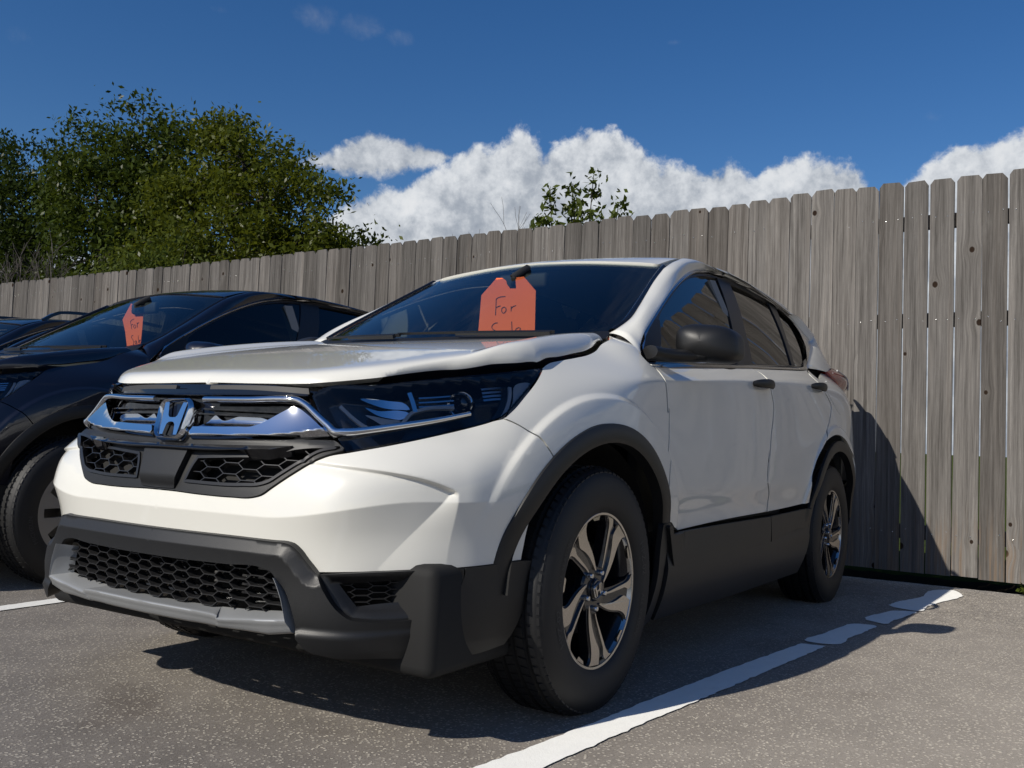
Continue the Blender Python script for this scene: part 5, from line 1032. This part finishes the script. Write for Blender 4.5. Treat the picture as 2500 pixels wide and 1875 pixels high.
def grille(root, TR):
    g = panel('grille', 'front', TR['SURROUND'], M['trim'], root, off=lambda q: .006-.030*sstep((q[:, 1]-.775)/.02), res=.016, half=0, holes=[TR['UPMESH']], lip=.03)
    K = TR['UPMESH']
    panel('grille_backing', 'front', [(0, .635, 1), (.68, .64, 1), (.72, .77, 1), (0, .77, 1)], M['dark'], g, off=-.065, res=.04, half=0, lip=0)
    for s in (1, -1):
        XF[1] = s; hexmesh('grille_mesh', 'front', K, .080, .0288, .0021, .018, .002, M['meshlit'], g, rowshift=.004)
        oo = subdiv(K, .01, True, (.78, 1)); P_, N_ = surf('front', np.concatenate([oo, oo[:1]]), .001); sweep('mesh_frame', P_, [(-.004, -.010), (.004, -.010), (.004, .010), (-.004, .010)], M['mesh'], g, ups=N_, caps=False)
    XF[1] = 1
    # sensor block in the middle of the lower mesh
    panel('sensor_block', 'front', [(0, .63, 1), (.085, .632, 1), (.118, .735, 1), (.06, .742), (0, .744, 1)], M['trim'], g, off=lambda q: .022-.012*sstep((.66-q[:, 1])/.03), half=0, res=.014, lip=.03)
    panel('grille_blade', 'front', TR['BLADE'], M['gloss'], g, off=lambda q: .034-.9*np.abs(q[:, 1]-.736), half=0, res=.012, lip=.03)
    # gloss black field behind the chrome, and the panel under the hood edge
    panel('grille_field', 'front', [(0, .745, 1), (.55, .755), (.66, .765, 1), (.60, .81), (.54, .905, 1), (.3, .912), (0, .912, 1)], M['gloss'], g, off=-.026, half=0, res=.02, lip=.0)
    panel('radiator_cover', 'front', [(0, .888, 1), (.3, .890), (.55, .892, 1), (.60, .915), (.3, .935), (0, .935, 1)], M['gloss'], g, off=lambda q: .004-.055*sstep((q[:, 1]-.893)/.012), half=0, res=.012, lip=.01)
    for s in (1, -1):
        XF[1] = s
        panel('hood_seal', 'front', [(.10, .905, 1), (.40, .905), (.545, .906, 1), (.54, .922, 1), (.3, .926), (.10, .925, 1)], M['seal'], g, off=-.028, res=.02, lip=.012)
        # bright upper bar that kinks down round the lamp
        B = TR['CHROMEBAR']; c = subdiv(B, .008, False, (.78, 1)); P_, N_ = surf('front', c, .006); P_ = P_-0
        n = len(P_); t = np.linspace(0, 1, n); iD = np.interp(t, [0, .30, .40, .60, .68, 1.0], [1, 1, 1.15, 1.5, 1.25, .75])
        sweep('chrome_bar', P_, [(-.0085, -.010), (-.0085, .004), (-.005, .0105), (0, .0125), (.005, .0105), (.0085, .004), (.0085, -.010)], M['chrome'], g, ups=N_, scale=iD, sharp=60)
        # wing: broad bright blade, folded along its lower third
        fz = Spl([tuple(q[:2]) for q in TR['WINGFOLD']])
        wo = lambda q: .024-np.where(q[:, 1] > fz(q[:, 0]), (q[:, 1]-fz(q[:, 0]))*.16, (fz(q[:, 0])-q[:, 1])*1.5)
        panel('chrome_wing', 'front', TR['WING'], M['chrome'], g, off=wo, res=.010, lip=.022, dense=lambda q: np.abs(q[:, 1]-fz(q[:, 0])) < .008)
        panel('chrome_shelf', 'front', TR['SHELF'], M['satin'], g, off=lambda q: -.012+.020*sstep((.818-q[:, 1])/.02), res=.010, lip=.01)
        for z0, z1 in ((.852, .847), (.838, .834)):
            uv = np.stack([np.linspace(.115, .50, 16), np.linspace(z0, z1, 16)], 1); P_, N_ = surf('front', uv, -.010); sweep('slat', P_, [(-.002, -.012), (.002, -.012), (.002, .004), (-.002, .004)], M['gloss'], g, ups=N_)
    XF[1] = 1
    # badge
    c = np.array((.873, 0, .8215)); nb = np.array((.965, 0, .262)); ub = np.array((-.262, 0, .965))
    b = mesh('badge', [c+nb*-.035+np.array((0, a, 0))+ub*d for a, d in ((-.05, -.045), (.05, -.045), (.055, .045), (-.055, .045))]+[c+nb*-.012+np.array((0, a, 0))+ub*d for a, d in ((-.056, -.050), (.056, -.050), (.061, .05), (-.061, .05))], [(0, 1, 2, 3), (4, 5, 6, 7), (0, 1, 5, 4), (1, 2, 6, 5), (2, 3, 7, 6), (3, 0, 4, 7)], M['gloss'], g, smooth=False)
    emblem_h(g, lambda o: c+np.array((0, o[0], 0))+ub*o[1], nb, .138, .122, M['chrome'])
def lower_front(root, TR):
    def to(q):
        a = np.degrees(q[:, 0]); d = segdist(q*[.78, 1], TRIMO, False)
        o = .034-.020*(1-np.clip(d/.030, 0, 1)); o = o*(1-sstep((a-40)/16))+.005*sstep((a-40)/16)                        # bevelled upper edge
        led = sstep((a-23)/3)*(1-sstep((a-36)/24))
        o = o+.012*led*sstep((.322-q[:, 1])/.014)                      # ledge under the fog lamp
        return o-.10*np.maximum(0, .275-q[:, 1])*sstep((a-23)/3)
    panel('lower_trim', 'frontb', TR['TRIM'], M['trim'], root, off=to, res=.013, half=0, lip=.035, dense=lambda q: segdist(q*[.78, 1], TRIMO, False) < .042)
    lm = panel('intake_backing', 'frontb', TR['LOWMESH'], M['dark'], root, off=-.085, res=.03, half=0, lip=0)
    hexmesh('intake_mesh', 'frontb', TR['LOWMESH'], .066, .0262, .0022, .026, .004, M['meshlit'], root, half=0, rowshift=.010)
    sp = TR['LOWMESH']
    for k in range(5):
        z = .35+.022*k; uv = np.stack([np.linspace(0, .50, 20), np.full(20, z)], 1); P_, N_ = surf('frontb', uv, -.06)
        for s in (1, -1): XF[1] = s; sweep('condenser_bar', P_, [(-.003, -.01), (.003, -.01), (.003, .01), (-.003, .01)], M['gloss'], root, ups=N_)
    XF[1] = 1
    # silver skid plate: top edge along the intake, rolled lip that steps up in the middle, underside
    tr_ = lambda k, o: surf('frontb', np.array([q[:2] for q in TR[k]]), o)[0]
    T_, L_, B_ = tr_('SKT', -.012), tr_('SKL', .048), tr_('SKB', .030)
    def dens(A):
        return np.concatenate([crom(A[:7], 4)[:-1], resample(A[6:8], 6)[:-1], crom(A[7:], 5)])
    T_, L_, B_ = dens(T_), dens(L_), dens(B_); full = lambda A: np.concatenate([(A*[1, -1, 1])[::-1], A[1:]])
    up_ = L_*.86+T_*.14; dn = L_*.85+B_*.15+[.003, 0, 0]; in_ = B_-[.06, 0, -.004]
    loft('skid_plate', [full(c) for c in (T_, T_*.55+L_*.45, up_, L_-[.002, 0, .001], dn, B_*.6+L_*.4+[.002, 0, 0], B_, in_)], M['silver'], root, m=2, sharp=60)
def interior(root, C_):
    i = empty('interior', (0, 0, 0), root)
    rbox('dashboard', (-.98, -.66, .70), (-.36, .66, 1.115), M['black_int'], i, r=.06)
    rbox('cabin_floor', (-3.1, -.66, .42), (-.5, .66, .50), M['black_int'], i, r=.02)
    rbox('door_trim', (-2.9, .70, .45), (-.55, .76, 1.07), C_['int'], i, r=.02); rbox('door_trim', (-2.9, -.76, .45), (-.55, -.70, 1.07), C_['int'], i, r=.02)
    ys_ = np.linspace(-.55, .55, 12); xs_ = np.linspace(-1.2, -3.1, 20)
    loft('headliner', [[np.array((x, y, float(roof(x, y))-.045)) for x in xs_] for y in ys_], M['pale_int'], i)
    for y in (.37, -.37):
        rbox('seat', (-1.75, y-.25, .55), (-1.20, y+.25, .80), C_['int'], i, r=.07); 
        V = rbox('seat', (-1.86, y-.24, .74), (-1.68, y+.24, 1.26), C_['int'], i, r=.08); rbox('headrest', (-1.90, y-.13, 1.28), (-1.80, y+.13, 1.46), C_['int'], i, r=.045)
    rbox('seat', (-2.85, -.62, .70), (-2.66, .62, 1.22), C_['int'], i, r=.07)
    for y in (.36, -.36): rbox('headrest', (-2.84, y-.13, 1.22), (-2.74, y+.13, 1.36), C_['int'], i, r=.04)
    rbox('seat', (-2.70, -.62, .55), (-2.2, .62, .80), C_['int'], i, r=.06)
    for y in (.50, -.50):
        pp = np.array([(-1.58, y*1.20, 1.56), (-1.60, y*1.38, 1.33), (-1.60, y*1.46, 1.10)]); sweep('pillar_cover', crom(pp, 4), [(-.035, -.02), (.035, -.02), (.035, .02), (-.035, .02)], M['pale_int'], i, up=(0, 1, 0))
        tube('seat_belt', [(-1.62, y*1.24, 1.42), (-1.66, y*1.1, 1.20), (-1.70, y*.95, .9)], .018, M['black_int'], i, 6)
    th = np.linspace(0, 2*math.pi, 33); sw = np.array([(-.99+.10*math.sin(a)*.9, .37+.185*math.cos(a), 1.06+.165*math.sin(a)) for a in th]); tube('steering_wheel', sw, .016, M['black_int'], i, 8)
    rbox('steering_hub', (-1.02, .30, 1.0), (-.94, .44, 1.10), M['black_int'], i, r=.03)
    rbox('rear_view_mirror', (-.945, -.125, 1.455), (-.905, .125, 1.525), M['black_int'], i, r=.016); tube('mirror_stalk', [(-.905, -.02, 1.485), (-.875, -.02, 1.475), (-.86, -.015, 1.50), (-.90, 0, 1.53), (-.95, 0, 1.555)], .017, M['black_int'], i)
M['tyremark'] = pbr('tyre_lettering', (.034, .034, .036), .5); M['alloyrim'] = pbr('rim_alloy', (.50, .485, .46), .22, 1.0); M['darkglass'] = pbr('projector_glass', (.012, .012, .014), .02, coat=1.0); M['pillarblack'] = pbr('pillar_black', (.016, .016, .017), .38); M['meshlit'] = pbr('mesh_plastic_lit_tone', (.022, .022, .023), .30)  # meshlit: paler copy of the honeycomb plastic, lit look put into its colour
TR['TRIM'] = [((q[0], max(q[1], .232+.02*sstep((q[0]-1.0)/.2)))+tuple(q[2:])) if q[0] > .6 else q for q in TR['TRIM']]
FOGO = subdiv(TR['FOG'], .012, True, (.78, 1))*[.78, 1]; LAMPO = subdiv(TR['LAMP'], .012, True, (.78, 1))*[.78, 1]
TRIMO = subdiv(TR['TRIM'][:10], .012, False, (.78, 1))*[.78, 1]
CW = dict(body=M['white'], glassf=M['tinted'], glassr=M['privacy'], strip=M['satin'], belt=M['gloss'], handle=M['trim'], mirror=M['trim'], int=M['grey_int'])
suv = empty('parked_suv', (0, 0, 0)); tag(suv, 'pearl white SUV with black lower cladding and an orange sign in its windscreen', 'SUV')
build_suv(suv, TR, (1, 1, 1), CW, 'alloy'); XF[0] = np.ones(3); XF[1] = 1
TW = (('ALL SEASON', .024, .268, 158), ('HPZ-02', .034, .268, 196), ('ALL SEASON', .024, .268, 338), ('HPZ-02', .034, .268, 16))
wheel(suv, 0, .895, 1, 'alloy', TW); wheel(suv, 0, .895, -1, 'alloy'); wheel(suv, -2.66, .905, 1, 'alloy', TW[:2]); wheel(suv, -2.66, .905, -1, 'alloy')
# ------------------------------------------------------------------ the dark cars beside it
CB = dict(body=M['navy'], glassf=M['tinted'], glassr=M['privacy'], strip=M['satin'], belt=M['satin'], handle=M['navy'], mirror=M['navy'], int=M['black_int'])
navy = empty('parked_suv', (-.30, -3.02, 0)); tag(navy, 'dark navy SUV with bright window trim and an orange sign, parked beside the white one', 'SUV')
build_suv(navy, TR, (.985, .98, 1.03), CB, 'silver'); XF[0] = np.ones(3); XF[1] = 1
for x in (.04, -2.60): wheel(navy, x, .92, 1, 'silver', (('MICHELIN', .030, .268, 196),)); wheel(navy, x, .92, -1, 'silver')
def copy_tree(o, parent=None):
    c = o.copy(); COL.objects.link(c)
    if parent: c.parent = parent
    for ch in o.children: copy_tree(ch, c)
    return c
far = copy_tree(navy); far.location = (-.78, -6.05, -.02); far['label'] = 'dark SUV with roof rails at the left edge, mostly hidden behind the navy SUV'
for s in (1, -1):
    x = np.linspace(-1.25, -2.95, 24); z = np.array([float(roof(a, .55)) for a in x])*1.03+.062*np.minimum(1, np.minimum((x+2.95)/.16, (-1.25-x)/.16)).clip(0)**.7
    sweep('roof_rack_rail', np.stack([x*.985, np.full(24, s*.565), z], 1), [(-.018, -.012), (.018, -.012), (.014, .014), (-.014, .014)], M['gloss'], far, up=(0, 0, 1))
# ------------------------------------------------------------------ hand-written signs hanging from the mirrors
def sign(label, X, out, strokes, bend, w):
    O = np.array(out); c0 = O.mean(0); f3 = lambda o: np.array((X+bend*(o[0]-c0[0]), o[0], o[1]))
    s = extrude2d('for_sale_sign', O, f3, .0012, M['orange'], None, np.array((1, -bend, 0))/math.hypot(1, bend), xf=False); tag(s, label, 'sign', 'orange paper signs in windscreens')
    for st in strokes:
        p = crom(np.array([f3(q) for q in st])+[.0012, 0, 0], 5); sweep('handwriting', p, [(-w, 0), (w, 0), (w, .0006), (-w, .0006)], M['ink'], s, up=(1, 0, 0), xf=False)
SA = [(-.187, 1.12), (-.1888, 1.2544), (-.1795, 1.4301), (-.1013, 1.5027), (-.072, 1.501), (-.0601, 1.4944), (-.051, 1.4875), (-.0444, 1.47), (-.0292, 1.4521), (.0024, 1.4505), (-.0038, 1.4995), (.0402, 1.4995), (.1024, 1.4357), (.1055, 1.2397), (.105, 1.12)]
SS = [[(-.0986, 1.41), (-.0987, 1.3746), (-.0993, 1.3378)], [(-.0985, 1.408), (-.0912, 1.4136), (-.0739, 1.4177), (-.0507, 1.418)], [(-.098, 1.3716), (-.0864, 1.3751), (-.0749, 1.3785)], [(-.0555, 1.3719), (-.0657, 1.3674), (-.0675, 1.3562), (-.0618, 1.3462), (-.052, 1.3473), (-.0449, 1.3568), (-.0472, 1.3676), (-.0555, 1.3719)],
 [(-.0187, 1.3737), (-.0182, 1.3519)], [(-.0188, 1.364), (-.0094, 1.3719), (.0058, 1.3761)], [(-.086, 1.3041), (-.1034, 1.3012), (-.1157, 1.2893), (-.111, 1.2769), (-.093, 1.2676), (-.0778, 1.2554), (-.0783, 1.2408), (-.0884, 1.2322)], [(-.0307, 1.2624), (-.0423, 1.2637), (-.05, 1.2547), (-.0437, 1.2453), (-.0336, 1.2504), (-.0301, 1.2624), (-.0271, 1.2473)],
 [(-.0133, 1.307), (-.0108, 1.2789), (-.0078, 1.2497)], [(.0082, 1.2628), (.0251, 1.2657), (.0337, 1.2742), (.0233, 1.2793), (.01, 1.2724), (.0078, 1.258), (.019, 1.2486), (.0372, 1.2476), (.0512, 1.2492)]]
sign('large orange paper tag reading For Sale in the white SUV windscreen', -.86, SA, SS, 0, .0016)
BO = [(-3.1804, 1.5742), (-3.1452, 1.5659), (-3.1289, 1.5542), (-3.1147, 1.5249), (-3.1006, 1.5195), (-3.0884, 1.5262), (-3.0858, 1.5381), (-3.0894, 1.5597), (-3.0856, 1.5749), (-3.0483, 1.5223), (-3.051, 1.4105), (-3.0562, 1.3085), (-3.1033, 1.2904), (-3.1885, 1.268), (-3.2238, 1.3915), (-3.2589, 1.4723), (-3.228, 1.5124)]
BS = [[(-3.175, 1.4575), (-3.165, 1.4331), (-3.1548, 1.4064)], [(-3.1749, 1.4565), (-3.1584, 1.4665), (-3.1383, 1.4716)], [(-3.1649, 1.4321), (-3.1457, 1.4382)], [(-3.1271, 1.4343), (-3.1372, 1.4284), (-3.1361, 1.4178), (-3.1264, 1.4118), (-3.1164, 1.4172), (-3.1159, 1.4277), (-3.1271, 1.4343)], [(-3.1048, 1.4456), (-3.098, 1.4143)], [(-3.1016, 1.4359), (-3.0948, 1.4443), (-3.0844, 1.4459)],
 [(-3.1371, 1.3652), (-3.1505, 1.3631), (-3.1524, 1.3512), (-3.134, 1.334), (-3.1279, 1.31), (-3.1381, 1.2982), (-3.1553, 1.3034)], [(-3.1035, 1.3309), (-3.1151, 1.3264), (-3.1124, 1.3144), (-3.1003, 1.3142), (-3.1011, 1.3299), (-3.0925, 1.3117)], [(-3.0856, 1.3639), (-3.0817, 1.34), (-3.0772, 1.3161)], [(-3.0713, 1.3255), (-3.0612, 1.3291), (-3.064, 1.3348), (-3.0703, 1.3302), (-3.0691, 1.3183), (-3.0593, 1.3176)]]
sign('narrow curled orange paper tag reading For Sale in the navy SUV windscreen', -1.22, BO, BS, 0, .0015)
